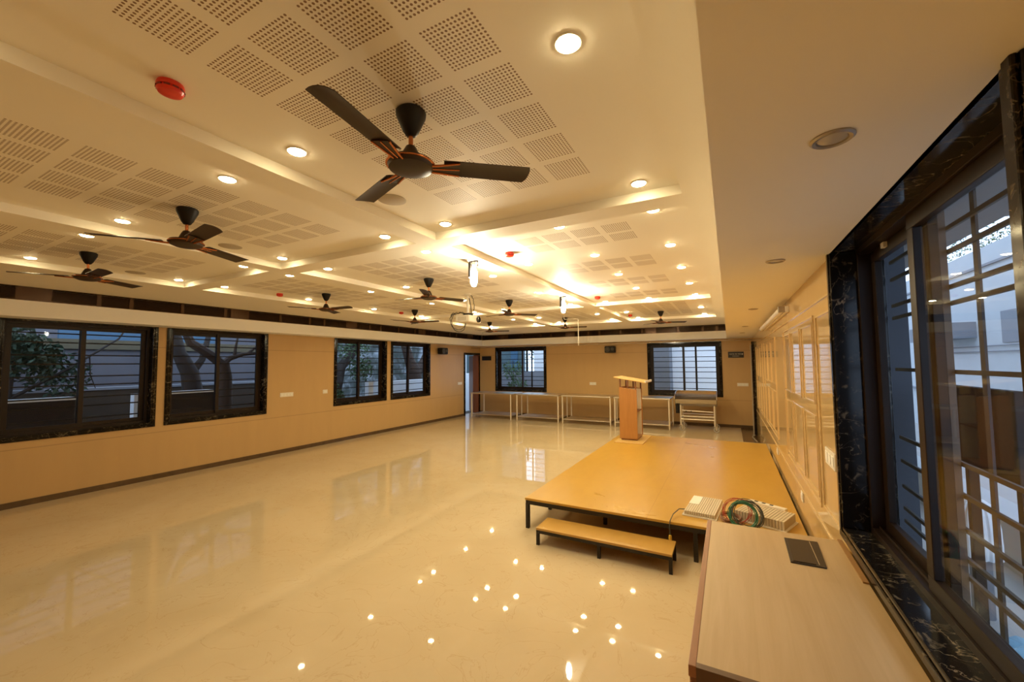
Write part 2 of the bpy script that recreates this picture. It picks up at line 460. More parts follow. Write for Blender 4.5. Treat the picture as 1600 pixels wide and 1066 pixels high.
# ------------------------------------------------------------------ wall panelling of the polished wall
t = MB()
def frame_bead(m, y0, y1, z0, z1, w=.012, d=.009):
    x = XR
    m.box(x - d, y0, z0, x, y1, z0 + w); m.box(x - d, y0, z1 - w, x, y1, z1)
    m.box(x - d, y0, z0 + w, x, y0 + w, z1 - w); m.box(x - d, y1 - w, z0 + w, x, y1, z1 - w)
frame_bead(t, 2.99, 3.50, .76, 2.06)
for y0, y1, n in ((3.60, 5.45, 3), (6.40, 8.30, 3), (8.75, 10.65, 3)):
    frame_bead(t, y0, y1, .72, 2.08)
    step = (y1 - y0) / n
    for i in range(n):
        a, c2 = y0 + i * step + .055, y0 + (i + 1) * step - .055
        frame_bead(t, a, c2, 1.44, 2.03); frame_bead(t, a, c2, .775, 1.35)
t.box(XR - .008, 2.98, .585, XR, 11.6, .605); t.box(XR - .008, 2.98, 2.15, XR, 11.6, 2.162)
t.build('trim_5', M['moulding'], kind='structure')

# ------------------------------------------------------------------ windows
def ring(m, put, u0, u1, z0, z1, w, d0, d1):
    for a, b_, c, d in ((u0, u1, z0, z0 + w), (u0, u1, z1 - w, z1), (u0, u0 + w, z0 + w, z1 - w), (u1 - w, u1, z0 + w, z1 - w)):
        m.box(*put(a, d0, c), *put(b_, d1, d))
def bars_z(z0, z1):
    z = z0 + .10; out = []; k = 0
    while z < z1 - .04: out.append(z); z += (.175, .125)[k % 2]; k += 1
    return out
def window(n, put, u0, u1, z0, z1, label, split, flip=False, post=None, deep=.145, vbars=()):
    base = put((u0 + u1) / 2, 0, z0)
    r = thing('window_%d' % n, label, 'window', base, kind='structure')
    m = MB()                                           # moulded face: two stepped beads, then the reveal lining
    ring(m, put, u0, u1, z0, z1, FW, -.018, 0)
    ring(m, put, u0 + .012, u1 - .012, z0 + .012, z1 - .012, FW - .030, -.030, -.018)
    ring(m, put, u0 + FW - .012, u1 - FW + .012, z0 + FW - .012, z1 - FW + .012, .016, -.024, .222)
    m.build('marble_surround', M['marble'], r, bevel=.004)
    a, b_, c, d = u0 + FW, u1 - FW, z0 + FW, z1 - FW
    m = MB(); ring(m, put, a, b_, c, d, .038, deep - .045, deep + .05); m.build('frame', M['alu'], r, bevel=.002)
    a += .038; b_ -= .038; c += .038; d -= .038
    s = a + (b_ - a) * split
    for (p, q, dd) in ((a, s + .028, deep - (.02 if flip else -.018)), (s - .028, b_, deep - (-.018 if flip else .02))):
        m = MB(); ring(m, put, p, q, c, d, .052, dd - .016, dd + .016); sash = m.build('sash', M['alu'], r, bevel=.002)
        m = MB(); m.box(*put(p + .05, dd - .003, c + .05), *put(q - .05, dd + .003, d - .05)); m.build('pane', M['glass'], sash)
    m = MB()
    dg = deep + .105
    for z in bars_z(c, d): m.box(*put(u0 + .02, dg - .006, z - .009), *put(u1 - .02, dg + .006, z + .009))
    for u, wd in vbars: m.box(*put(u - wd / 2, dg - .010, z0), *put(u + wd / 2, dg + .004, z1))
    m.build('security_grille', M['grille_steel'], r)
    return r
wl = ['wide dark window at the near end of the long tan wall, white ledge outside', 'dark window on the long tan wall with a forked tree outside',
      'dark window on the long tan wall just before the pair ends, leafy garden outside', 'dark window on the long tan wall beside the black wall speaker']
for i, (a, b_) in enumerate(WL):
    window(i + 1, putL, a, b_, Z0, Z1, wl[i], .5, flip=i in (0,))
window(5, putF, *WF[0], Z0 - .02, 2.335, 'black-framed far-wall window above the steel tables, near the doorway', .52, vbars=((-5.98, .05),))
window(6, putF, *WF[1], Z0 - .02, 2.335, 'bright black-framed far-wall window behind the steel trolley', .5, vbars=((-.82, .05),))
# the big window beside the counter: bars thicker, a post between glass and bars
n7 = thing('window_7', 'large sliding window with black marble surround beside the laminate counter', 'window', (XR, 2.08, ZR0), kind='structure')
u0, u1 = WR[0]; z0, z1 = ZR0, 2.44
m = MB(); ring(m, putR, u0, u1, z0, z1, FW, -.014, 0); ring(m, putR, u0 + .010, u1 - .010, z0 + .010, z1 - .010, FW - .028, -.026, -.014)
ring(m, putR, u0 + FW - .014, u1 - FW + .014, z0 + FW - .014, z1 - FW + .014, .019, -.020, .222)
m.build('marble_surround', M['marble'], n7, bevel=.005)
a, b_, c, d = u0 + FW, u1 - FW, z0 + FW, z1 - FW
m = MB(); ring(m, putR, a, b_, c, d, .035, .100, .20)
m.box(*putR(a, .128, c + .035), *putR(b_, .134, c + .050)); m.build('frame', M['alu'], n7, bevel=.002)
a += .035; b_ -= .035; c += .035; d -= .035
for p, q, dd in ((2.155, b_, .172), (a, 2.215, .128)):
    m = MB(); ring(m, putR, p, q, c, d, .058, dd - .016, dd + .016); sash = m.build('sash', M['alu'], n7, bevel=.003)
    m = MB(); m.box(*putR(p + .055, dd - .003, c + .055), *putR(q - .055, dd + .003, d - .055)); m.build('pane', M['glass'], sash)
m = MB(); m.box(*putR(2.60, .140, d - .03), *putR(2.64, .156, d - .005)); m.build('latch', M['white_plastic'], n7)
m = MB()
for z in (.93, 1.05, 1.19, 1.32, 1.70, 1.99, 2.06, 2.21, 2.31, .86):
    m.box(*putR(u0 - .1, .285, z - .009), *putR(u1 + .1, .297, z + .009))
for u, wd in ((2.19, .032), (1.62, .032)): m.box(*putR(u - wd / 2, .297, z0 - .05), *putR(u + wd / 2, .305, z1))
m.build('security_grille', M['grille_grey'], n7)
m = MB(); m.box(*putR(2.37, .255, z0 - .05), *putR(2.52, .283, z1)); m.build('grille_post', M['post_brown'], n7)

# ------------------------------------------------------------------ doorway in the far corner, and the black jamb by the polished wall
r = thing('door_1', 'open doorway with black marble frame in the far corner', 'door', (XL, 11.9, 0), kind='structure')
m = MB()
for a, b_, c, d in ((11.42, 11.49, 0, 2.135), (12.385, 12.41, 0, 2.135), (11.49, 12.385, 2.065, 2.135)):
    m.box(XL - .22, a, c, XL + .025, b_, d)
m.build('marble_frame', M['marble'], r, bevel=.006)
m = MB(); m.box(XL - .218, 12.35, 0, XL - .012, 12.386, 2.066); m.build('jamb_lining', M['leaf_door'], r, bevel=.003)
m = MB(); hinge = Vector((XL - .235, 12.37, 0)); dr = Vector((-.70, .715, 0)).normalized(); nn = Vector((-dr.y, dr.x, 0))
M4 = Matrix.Translation(hinge + dr * .40 + Vector((0, 0, 1.03))) @ Matrix((dr, nn, Vector((0, 0, 1)))).transposed().to_4x4()
m.obox(M4, .40, .02, 1.02); lf = m.build('leaf', M['leaf_door'], r, bevel=.004)
m = MB(); q = hinge + dr * .72 - nn * .03; m.tube([q + Vector((0, 0, .95)), q + Vector((0, 0, 1.15))], .012, 8); m.build('handle', M['steel'], lf)
r = thing('door_2', 'narrow black marble door jamb standing against the polished panelled wall', 'door', (XR, 11.5, 0), kind='structure')
m = MB(); m.box(XR - .055, 11.38, 0, XR, 11.55, 2.24); m.build('marble_jamb', M['marble'], r, bevel=.005)
p = MB(); p.tube([(XR - .075, 11.30, .0), (XR - .075, 11.30, 2.16)], .014, 10); p.lathe([(.03, 0), (.03, .012), (.016, .02)], (XR - .075, 11.30, 0), 14)
p.lathe([(.022, -.012), (.022, .012)], (XR - .075, 11.30, .72), 12)
tag(p.build('drain_pipe', M['dull_pipe'], smooth=True), 'thin dull vertical pipe on the panelled wall beside the black jamb', 'pipe')
p = MB(); p.tube([(XR - .07, 11.2, .02), (XR - .12, 10.95, .016), (XR - .09, 10.6, .016), (XR - .06, 10.35, .016)], .014, 8)
tag(p.build('floor_hose', M['dull_pipe'], smooth=True), 'dull hose lying on the dark floor strip by the panelled wall', 'hose')

# ------------------------------------------------------------------ long louvred air grilles in the bulkheads
def air_grille(name, label, along, a0, a1, face, sgn):
    """along: 'y' (beside the long wall) or 'x' (far wall)"""
    put = (lambda u, d, z: (face - d, u, z)) if along == 'y' else (lambda u, d, z: (u, face + d, z))
    r = thing(name, label, 'air grille', put((a0 + a1) / 2, 0, 2.57), 'long louvred air grilles')
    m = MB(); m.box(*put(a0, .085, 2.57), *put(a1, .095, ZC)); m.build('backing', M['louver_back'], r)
    m = MB(); z = 2.585
    while z < ZC - .008:
        A, B_ = put(a0, .010, z), put(a1, .010, z)
        m.extrude([put(a0, .008, z - .004), put(a0, .008, z), put(a0, .05, z + .010), put(a0, .05, z + .006)], Vector(B_) - Vector(A))
        z += .0165
    m.build('louvres', M['louver'], r)
    m = MB()
    u = a0; k = 0
    while u < a1:
        m.box(*put(u, -.001, 2.57), *put(min(u + .045, a1), .012, ZC)); k += 1
        u += (.62, .62, .34)[k % 3]
    m.box(*put(a0, -.002, 2.57), *put(a1, .014, 2.578)); m.box(*put(a0, -.002, ZC - .008), *put(a1, .014, ZC))
    m.build('frame', M['louver'], r)
    u = a0 + .665; k = 0
    while u < a1 - .7:                                  # flat blanking plates between louvred lengths
        if k % 3 == 0:
            m = MB(); m.box(*put(u, .003, 2.578), *put(u + .30, .008, ZC - .008)); m.build('blanking_plate', M['louver'], r)
        u += .80; k += 1
    return r
air_grille('air_grille', 'long dark louvred air grille in the bulkhead over the four windows', 'y', YB, YBK + .02, XB, 1)
air_grille('air_grille', 'dark louvred air grille in the far-wall bulkhead above the rod', 'x', XB, XS, YBK, 1)

# ------------------------------------------------------------------ downlights
colname = {'a': 'column beside the lowered strip', 'b': 'middle column', 'c': 'window-side column'}
rowname = {1: 'front coffer', 2: 'long coffer', 3: 'far coffer'}
def make_downlight(loc, label, row):
    r = thing('downlight', label, 'ceiling light', loc, 'lit ceiling downlights')
    m = MB(); m.lathe([(.0395, 0), (.0455, 0), (.0455, -.003), (.0435, -.0055), (.0405, -.0055), (.0395, -.001)], loc, 28); m.build('trim_ring', M['white_plastic'], r, smooth=True)
    m = MB(); m.lathe([(.0392, -.0005), (.0392, -.0045), (.034, -.0098), (.022, -.0122), (.001, -.0130)], loc, 28); m.build('lens', M['lens%d' % row], r, smooth=True)
    return r
first = {}
XP = {'a': ((-.43, 'stage side'), (-1.835, 'window side')), 'b': ((-2.45, 'stage side'), (-3.815, 'window side')), 'c': ((-4.475, 'stage side'), (-5.855, 'window side'))}
spots = []
for c in 'abc':
    for r_ in (1, 2, 3):
        yy = {1: (.05, 1.215, 2.40), 2: (2.91, 4.13, 5.48, 6.81), 3: (7.25, 8.49, 9.73)}[r_]
        xx = XP[c]
        if (c, r_) == ('a', 2): yy = (2.875, 3.82, 4.79, 5.815, 6.84); xx = ((-.425, 'stage side'), (-1.115, 'centre line'), (-1.83, 'window side'))
        nm = {3: ('near end', 'middle', 'far end'), 4: ('near end', 'second from near end', 'third from near end', 'far end'),
              5: ('near end', 'second from near end', 'middle', 'fourth from near end', 'far end')}[len(yy)]
        for x, sx in xx:
            for y, sy in zip(yy, nm): spots.append((x, y, r_, 'lit round downlight, %s of %s, %s, %s' % (rowname[r_], {'a': 'strip column', 'b': 'middle column', 'c': 'window column'}[c], sx, sy)))
for x, y, row, lb in spots:
    if row not in first: first[row] = make_downlight((x, y, ZT), lb, row)
    else: dup(first[row], (x, y, ZT), lb)

def make_dead_light(loc, label):
    r = thing('downlight', label, 'ceiling light', loc, 'unlit downlights in the lowered strip')
    m = MB(); m.lathe([(.036, 0), (.052, 0), (.052, -.004), (.046, -.008), (.038, -.006), (.036, -.001)], loc, 28); m.build('trim_ring', M['rim_off'], r, smooth=True)
    m = MB(); m.lathe([(.036, -.0005), (.034, -.003), (.022, -.0045), (.001, -.005)], loc, 24); m.build('lens', M['lens_off'], r, smooth=True)
    return r
dl = make_dead_light((.275, 1.39, ZS), 'unlit grey downlight in the lowered strip above the laminate counter')
for y, lb in ((2.95, 'unlit downlight in the lowered strip, second along from the counter end'), (5.53, 'unlit downlight in the lowered strip beside the wall batten light'),
              (8.17, 'unlit downlight in the lowered strip beyond the batten light, second last'), (9.94, 'unlit downlight in the lowered strip, last before the far wall')):
    dup(dl, (.275, y, ZS), lb)

# ------------------------------------------------------------------ flush round speakers and red detectors
def flush_speaker(loc, label):
    m = MB(); m.lathe([(.088, 0), (.088, -.003), (.080, -.006), (.001, -.007)], loc, 28)
    o = m.build('ceiling_speaker', M['speaker_round'], smooth=True); return tag(o, label, 'speaker', 'flush round ceiling speakers')
flush_speaker((-1.86, 1.88, ZT), 'flush round ceiling speaker behind the front copper-trimmed fan')
flush_speaker((-3.83, 1.94, ZT), 'flush round ceiling speaker in the front coffer of the middle column')
flush_speaker((-5.81, 1.98, ZT), 'flush round ceiling speaker in the front coffer of the window column')
def make_detector(loc, label):
    r = thing('smoke_detector', label, 'smoke detector', loc, 'red smoke detectors')
    m = MB(); m.lathe([(.040, 0), (.043, -.008), (.043, -.018), (.039, -.020)], loc, 28); m.build('base', M['red'], r, smooth=True)
    m = MB(); m.lathe([(.039, -.020), (.042, -.027), (.037, -.037), (.018, -.044), (.001, -.045)], loc, 28); c = m.build('cap', M['red'], r, smooth=True)
    m = MB()
    for k in range(10):
        a = 2 * math.pi * k / 10; p = Vector((math.cos(a), math.sin(a), 0)); M4 = Matrix.Translation(Vector(loc) + p * .0395 + Vector((0, 0, -.0235))) @ Matrix.Rotation(a, 4, 'Z')
        m.obox(M4, .004, .009, .003)
    m.build('vent_slots', M['red_dark'], c)
    return r
dt = make_detector((-1.80, .69, ZT), 'red smoke detector in the front coffer beside the first fan')
for p, lb in (((-1.80, 3.34, ZT), 'red smoke detector above the first hanging flood lamp'), ((-1.80, 6.27, ZT), 'red smoke detector above the second hanging flood lamp'),
              ((-1.87, 9.03, ZT), 'tiny red smoke detector in the far coffer by the last fan'), ((-5.76, 3.60, ZT), 'red smoke detector in the window column close to the near long-coffer fan'),
              ((-5.76, 6.10, ZT), 'tiny red smoke detector in the window column by its second long-coffer fan')):
    dup(dt, p, lb)

# ------------------------------------------------------------------ ceiling fans
def make_fan(loc, label, rot):
    r = thing('ceiling_fan', label, 'ceiling fan', (0, 0, 0), 'ceiling fans')
    m = MB(); m.lathe([(.055, 0), (.062, -.008), (.060, -.025), (.034, -.085), (.020, -.105), (.012, -.108)], (0, 0, 0), 28); m.build('canopy', M['fan_dark'], r, smooth=True)
    m = MB(); m.tube([(0, 0, -.10), (0, 0, -.155)], .0095, 14); m.build('downrod', M['copper'], r, smooth=True)
    h = MB(); h.lathe([(.012, -.148), (.020, -.152), (.032, -.175), (.044, -.205), (.060, -.214), (.092, -.218), (.096, -.226)], (0, 0, 0), 32)
    h.lathe([(.094, -.231), (.088, -.246), (.060, -.258), (.025, -.263), (.001, -.264)], (0, 0, 0), 32)
    hs = h.build('motor_housing', M['fan'], r, smooth=True)
    m = MB(); m.lathe([(.095, -.2255), (.1005, -.227), (.1005, -.231), (.094, -.2325)], (0, 0, 0), 32); m.build('copper_ring', M['copper'], hs, smooth=True)
    for k in range(3):
        A = Matrix.Rotation(2 * math.pi * k / 3, 4, 'Z') @ Matrix.Translation((0, 0, -.228))
        T = A @ Matrix.Rotation(R(-11), 4, 'X')
        m = MB(); n = 22                                 # blade: slightly widening plate with an arched cross-section and slanted rounded tip
        rows = []
        for i in range(n + 1):
            s = i / n; wd = .047 + .004 * s; row = []
            for j in range(7):
                q = -1 + 2 * j / 6
                x = .135 + s * (.366 - .011 * q * q - .004 * q - (.006 if q == 1 else 0))
                row.append((x, q * wd, .006 * (1 - q * q)))
            rows.append(row)
        vs = []; fs = []
        for th in (0, -.003):
            for row in rows: vs += [T @ Vector((p[0], p[1], p[2] + th)) for p in row]
        N = (n + 1) * 7
        for i in range(n):
            for j in range(6):
                q = i * 7 + j; fs.append((q, q + 1, q + 8, q + 7)); fs.append((N + q, N + q + 7, N + q + 8, N + q + 1))
        for i in range(n):
            for j in (0, 6): q = i * 7 + j; fs.append((q, q + 7, N + q + 7, N + q))
        for i in (0, n):
            for j in range(6): q = i * 7 + j; fs.append((q, q + 1, N + q + 1, N + q))
        m.add(vs, fs); bl = m.build('blade', M['fan'], r, smooth=True)
        m = MB()                                         # tapered bracket plate under the blade root
        m.extrude([T @ Vector(p) for p in ((.08, -.020, -.012), (.115, -.024, -.010), (.20, -.040, -.005), (.20, .040, -.005), (.115, .024, -.010), (.08, .020, -.012))], (0, 0, .004))
        br = m.build('blade_bracket', M['fan'], bl)
        r_ = MB()
        for sgn in (-1, 1):
            r_.tube([T @ Vector((.085, sgn * .020, -.012)), T @ Vector((.115, sgn * .024, -.011)), T @ Vector((.20, sgn * .040, -.006))], [.0055, .005, .004], 8)
        r_.tube([T @ Vector((.085, 0, -.012)), T @ Vector((.20, 0, -.006))], [.004, .003], 8)
        r_.build('copper_edging', M['copper'], bl, smooth=True)
    r.location = loc; r.rotation_euler = (0, 0, R(rot)); r['label'] = label
    return r
fans = [(-1.13, 1.245, 39.5, 'dark brown three-blade ceiling fan with copper trim hanging closest to the lowered strip, front row'),
        (-3.16, 1.33, 112, 'dark ceiling fan in the front coffer of the middle column'),
        (-5.16, 1.42, 117, 'dark ceiling fan in the front coffer of the window column'),
        (-5.20, 3.95, 3, 'dark ceiling fan at the near end of the window-column long coffer'),
        (-3.22, 3.88, 63, 'dark ceiling fan in the middle column, just before the projector'),
        (-5.32, 6.00, 15, 'small dark ceiling fan at the far end of the window-column long coffer'),
        (-3.18, 5.88, 48, 'dark ceiling fan in the middle column, just beyond the projector'),
        (-5.30, 8.75, 20, 'small dark ceiling fan in the far coffer of the window column'),
        (-3.30, 8.80, 8, 'small dark ceiling fan in the far coffer, behind the second flood lamp'),
        (-1.20, 8.75, 20, 'dark ceiling fan in the far coffer of the strip column, above the lectern')]
f0 = make_fan((fans[0][0], fans[0][1], ZT), fans[0][3], fans[0][2])
for x, y, a, lb in fans[1:]: dup(f0, (x, y, ZT), lb, rotz=R(a))

# ------------------------------------------------------------------ hanging flood lamps
def make_flood(loc, label):
    x, y, z = loc
    r = thing('flood_lamp', label, 'flood lamp', loc, 'hanging flood lamps')
    m = MB(); m.box(x - .045, y - .015, z - .014, x + .045, y + .015, z)
    for s in (-1, 1): m.box(x + s * .042 - .006, y - .004, z - (.105 if s < 0 else .06), x + s * .042 + .006, y + .004, z - .01)
    m.build('bracket', M['grille_steel'], r)
    m = MB(); m.lathe([(.004, -.010), (.016, -.012), (.020, -.055), (.018, -.075)], loc, 18); m.build('lamp_holder', M['white_plastic'], r, smooth=True)
    m = MB(); ring_ = []                                 # curved hood round the window side of the bulb
    for rr in (.050, .053):
        for zz in (-.02, -.165): ring_.append([(x + rr * math.cos(R(a)), y + rr * math.sin(R(a)), z + zz) for a in range(115, 266, 15)])
    nn_ = len(ring_[0]); vs = [p for q in ring_ for p in q]; fs = []
    for i in range(nn_ - 1):
        fs += [(i, i + 1, nn_ + i + 1, nn_ + i), (2 * nn_ + i, 3 * nn_ + i, 3 * nn_ + i + 1, 2 * nn_ + i + 1), (i, 2 * nn_ + i, 2 * nn_ + i + 1, i + 1), (nn_ + i, nn_ + i + 1, 3 * nn_ + i + 1, 3 * nn_ + i)]
    for i in (0, nn_ - 1): fs.append((i, nn_ + i, 3 * nn_ + i, 2 * nn_ + i))
    m.add(vs, fs); m.build('hood', M['grille_steel'], r, smooth=True)
    m = MB(); m.lathe([(.016, -.076), (.030, -.10), (.034, -.15), (.032, -.21), (.020, -.245), (.001, -.252)], loc, 20); m.build('bulb', M['flood'], r, smooth=True)
    return r
fl = make_flood((-2.13, 3.23, ZC), 'bright bulb in a hanging bracket under the beam before the projector')
dup(fl, (-2.13, 5.62, ZC), 'bright bulb in a hanging bracket farther along the beam, over the stage end')

# ------------------------------------------------------------------ ceiling projector and its cables
px, py = -3.42, 5.02
r = thing('projector', 'cream ceiling projector on a white drop pole amid looping cables', 'projector', (px, py, ZT))
m = MB(); m.lathe([(.05, 0), (.055, -.012), (.045, -.024), (.022, -.03)], (px, py, ZT), 20); m.tube([(px, py, ZT - .02), (px, py, 2.50)], .017, 12); m.build('drop_pole', M['white_plastic'], r, smooth=True)
m = MB(); m.box(px - .05, py - .05, 2.475, px + .05, py + .05, 2.505); m.box(px - .09, py - .008, 2.468, px + .09, py + .008, 2.478); m.build('mount_plate', M['grille_steel'], r, bevel=.003)
m = MB(); m.box(px - .11, py - .165, 2.36, px + .13, py + .165, 2.465); bd = m.build('body', M['projector'], r, bevel=.018)
m = MB(); m.lathe([(.046, 0), (.046, .02), (.036, .022), (.034, .008), (.001, .006)], (px + .13, py + .08, 2.413), 22, axis='x'); m.build('lens', M['glass_dark'], bd, smooth=True)
m = MB()
for k in range(6): m.box(px - .06 + k * .025, py - .1675, 2.385, px - .05 + k * .025, py - .164, 2.44)
m.build('vent_slots', M['unit_dark'], bd)
def loop(c, rx, rz, a0, a1, n=22, jit=.01, ax=(0, 1, 0)):
    ax = Vector(ax); pts = []
    for i in range(n + 1):
        a = R(a0 + (a1 - a0) * i / n); pts.append(Vector(c) + ax * (rx * math.cos(a)) + Vector((random.uniform(-jit, jit), 0, rz * math.sin(a))))
    return pts
m = MB(); m.tube(loop((px - .05, py - .16, 2.36), .17, .14, 100, 380), .0055, 6); tag(m.build('projector_cable', M['cable_black'], smooth=True), 'black cable loop drooping below the ceiling projector', 'cable', 'projector cables')
m = MB(); m.tube(loop((px - .08, py - .14, 2.385), .19, .13, 120, 350), .005, 6); tag(m.build('projector_cable', M['cable_grey'], smooth=True), 'thin grey second cable loop under the ceiling projector', 'cable', 'projector cables')
m = MB(); m.tube(loop((px + .02, py + .05, 2.63), .09, .15, 100, -80), .005, 6); m.tube([(px + .012, py + .016, 2.74), (px + .02, py + .05, 2.62), (px + .01, py + .08, 2.50)], .006, 6)
tag(m.build('projector_cable', M['cable_black'], smooth=True), 'black cable arching beside the projector drop pole', 'cable', 'projector cables')
m = MB(); m.tube([(px, py + .02, 2.48), (px - .06, py - .06, 2.52), (px - .08, py - .14, 2.49), (px - .06, py - .2, 2.50), (px - .1, py - .25, 2.47), (px - .09, py - .3, 2.42)], .006, 6)
m.tube([(px - .02, py - .03, 2.47), (px - .05, py - .12, 2.515), (px - .09, py - .2, 2.47)], .005, 6)
tag(m.build('projector_cable', M['cable_black'], smooth=True), 'tangled black cable lying on top of the ceiling projector', 'cable', 'projector cables')

# thin rod and bent conduit
m = MB(); m.tube([(XL + .0, 11.90, 2.305), (XR, 11.90, 2.305)], .012, 10)
tag(m.build('steel_rod', M['steel'], smooth=True), 'long thin steel rod spanning the hall just under the far bulkhead', 'rod')
m = MB(); m.tube([(-3.21, 8.50, ZT), (-3.21, 8.50, 2.735), (-3.20, 8.50, 2.727), (-2.92, 8.56, 2.727), (-2.905, 8.565, 2.715), (-2.905, 8.565, 2.14)], .007, 8)
tag(m.build('bent_conduit', M['white_plastic'], smooth=True), 'thin white bent conduit hanging from the ceiling in front of the far bulkhead', 'conduit')

# ------------------------------------------------------------------ batten light on the polished wall
r = thing('batten_light', 'long white unlit batten light fixed high on the panelled wall', 'wall light', (XR, 6.2, 2.25))
m = MB(); m.box(XR - .035, 4.85, 2.245, XR, 7.75, 2.305); m.build('body', M['tube_white'], r, bevel=.006)
m = MB(); m.tube([(XR - .062, 4.90, 2.275), (XR - .062, 7.70, 2.275)], .030, 18); m.build('tube', M['tube_white'], r, smooth=True)
m = MB()
for y in (4.875, 7.715): m.box(XR - .095, y - .022, 2.243, XR - .030, y + .022, 2.307)
m.build('end_cap', M['rim_off'], r, bevel=.008)

# ------------------------------------------------------------------ wall speakers
def wall_speaker(loc, rz, label):
    r = thing('wall_speaker', label, 'speaker', (0, 0, 0), 'black wall speakers')
    m = MB(); m.box(-.16, -.24, -.10, .16, -.06, .10); m.build('cabinet', M['black_plastic'], r, bevel=.028)
    m = MB(); m.lathe([(.078, -.243), (.080, -.250), (.066, -.252), (.030, -.238), (.022, -.244), (.001, -.247)], (-.065, 0, -.005), 24, axis='y'); m.build('woofer', M['cone'], r, smooth=True)
    m = MB(); m.lathe([(.048, -.243), (.050, -.249), (.036, -.250), (.014, -.242), (.001, -.246)], (.085, 0, .01), 22, axis='y'); m.build('tweeter', M['cone'], r, smooth=True)
    m = MB(); m.box(-.04, -.012, -.07, .04, 0, .07); m.box(-.018, -.075, -.012, .018, -.010, .012); m.build('bracket', M['black_plastic'], r, bevel=.003)
    r.location = loc; r.rotation_euler = (0, 0, rz); return r
wall_speaker((-3.16, YF, 2.155), 0, 'black two-cone speaker on the far wall between the two windows')
wall_speaker((XL, 10.08, 2.155), R(90), 'black two-cone speaker on the long tan wall by the open doorway')

# ------------------------------------------------------------------ switch plates and sockets
def plate(put, u0, u1, z0, z1, n, label, group='white switch plates'):
    r = thing('switch_plate', label, 'switch', put((u0 + u1) / 2, 0, z0), group)
    m = MB(); m.box(*put(u0, -.010, z0), *put(u1, 0, z1)); m.build('plate', M['white_plastic'], r, bevel=.003)
    wv = (u1 - u0 - .02) / n
    for k in range(n):
        a = u0 + .01 + k * wv
        m = MB(); m.box(*put(a + wv * .12, -.014, z0 + .022), *put(a + wv * .88, -.009, z1 - .022)); m.build('rocker', M['sticker'], r, bevel=.002)
    return r
plate(putL, 5.02, 5.30, 1.115, 1.20, 4, 'wide white switch plate on the long tan wall')
plate(putL, 5.99, 6.11, 1.12, 1.205, 1, 'small square white socket on the long tan wall, close to the garden window')
plate(putL, 11.07, 11.31, 1.06, 1.15, 2, 'white switch plate beside the open doorway')
plate(putF, -3.87, -3.66, 1.06, 1.15, 2, 'white switch plate on the far wall above the steel tables')
plate(putF, .18, .44, 1.10, 1.185, 3, 'wide white switch plate on the far wall under the lettered sign')
plate(putR, 3.09, 3.36, 1.085, 1.19, 3, 'white switch plate on the polished wall beside the big window')
plate(putR, 6.58, 6.66, .49, .58, 1, 'low white socket on the polished wall, far one')
plate(putR, 4.47, 4.56, .49, .58, 1, 'low white socket on the polished wall, near one')

# ------------------------------------------------------------------ signs
m = MB(); m.box(-7.84, YF - .02, 1.87, -7.46, YF, 2.02)
tag(m.build('wall_sign', M['sign_black'], bevel=.003), 'small plain black sign board beside the open doorway', 'sign')
r = thing('wall_sign', 'black sign board with faint white lettering beside the bright far window', 'sign', (.175, YF, 1.86))
m = MB(); m.box(-.01, YF - .02, 1.86, .36, YF, 2.02); m.build('board', M['sign_black'], r, bevel=.003)
m = MB(); x = .025
for wd, g in ((.022, .01), (.02, .008), (.026, .008), (.018, .018), (.022, .009), (.02, .018), (.024, .007), (.02, .007), (.018, .014)):
    z = 1.955
    m.box(x, YF - .022, z - .016, x + .006, YF - .0195, z + .018); m.box(x, YF - .022, z + .010, x + wd, YF - .0195, z + .017)
    if wd > .021: m.box(x + wd - .005, YF - .022, z - .016, x + wd, YF - .0195, z + .017)
    else: m.box(x, YF - .022, z - .016, x + wd, YF - .0195, z - .010)
    x += wd + g
m.lathe([(.018, -.0195), (.018, -.022)], (.325, YF, 1.955), 16, axis='y')
m.box(.09, YF - .022, 1.90, .25, YF - .0195, 1.908)
m.build('lettering', M['sign_white'], r)

# ------------------------------------------------------------------ stage platform
r = thing('stage_platform', 'low orange-brown wooden stage on a black steel frame', 'stage', (-.72, 6.2, 0))
m = MB(); m.box(-1.975, 3.97, .292, .527, 8.41, .315); o = m.build('deck', M['deck'], r, bevel=.003)
me = o.data; o.location = (.72, -6.2, 0)
for v in me.vertices: v.co += Vector((-.72, 6.2, 0))
m = MB()
for y in (3.985, 8.39): m.box(-1.965, y - .015, .252, .517, y + .015, .292)
for x in (-1.95, -.31, .502): m.box(x - .015, 3.985, .252, x + .015, 8.39, .292)
m.build('frame', M['black_steel'], r)
for x, y in [(-1.95, 3.99), (-.31, 3.99), (.50, 3.99), (-1.95, 4.60), (-1.24, 4.45)] + [(x, y) for y in (5.7, 7.0, 8.385) for x in (-1.95, -.31, .50)]:
    m = MB(); m.box(x - .018, y - .018, 0, x + .018, y + .018, .26 if y != 4.45 else .292); m.build('leg', M['black_steel'], r)
r = thing('step_bench', 'narrow wooden step on black legs in front of the stage', 'step', (-1.085, 3.8, 0))
m = MB(); m.box(-1.70, 3.65, .142, -.465, 3.945, .163); m.build('tread', M['ply'], r, bevel=.003)
m = MB()
for y in (3.665, 3.93): m.box(-1.69, y - .012, .112, -.475, y + .012, .142)
for x in (-1.678, -.487): m.box(x - .012, 3.665, .112, x + .012, 3.93, .142)
m.build('frame', M['black_steel'], r)
for x, y in ((-1.685, 3.665), (-1.085, 3.665), (-.48, 3.665), (-1.685, 3.93), (-1.085, 3.93), (-.48, 3.93)):
    m = MB(); m.box(x - .014, y - .013, 0, x + .014, y + .013, .142); m.build('leg', M['black_steel'], r)

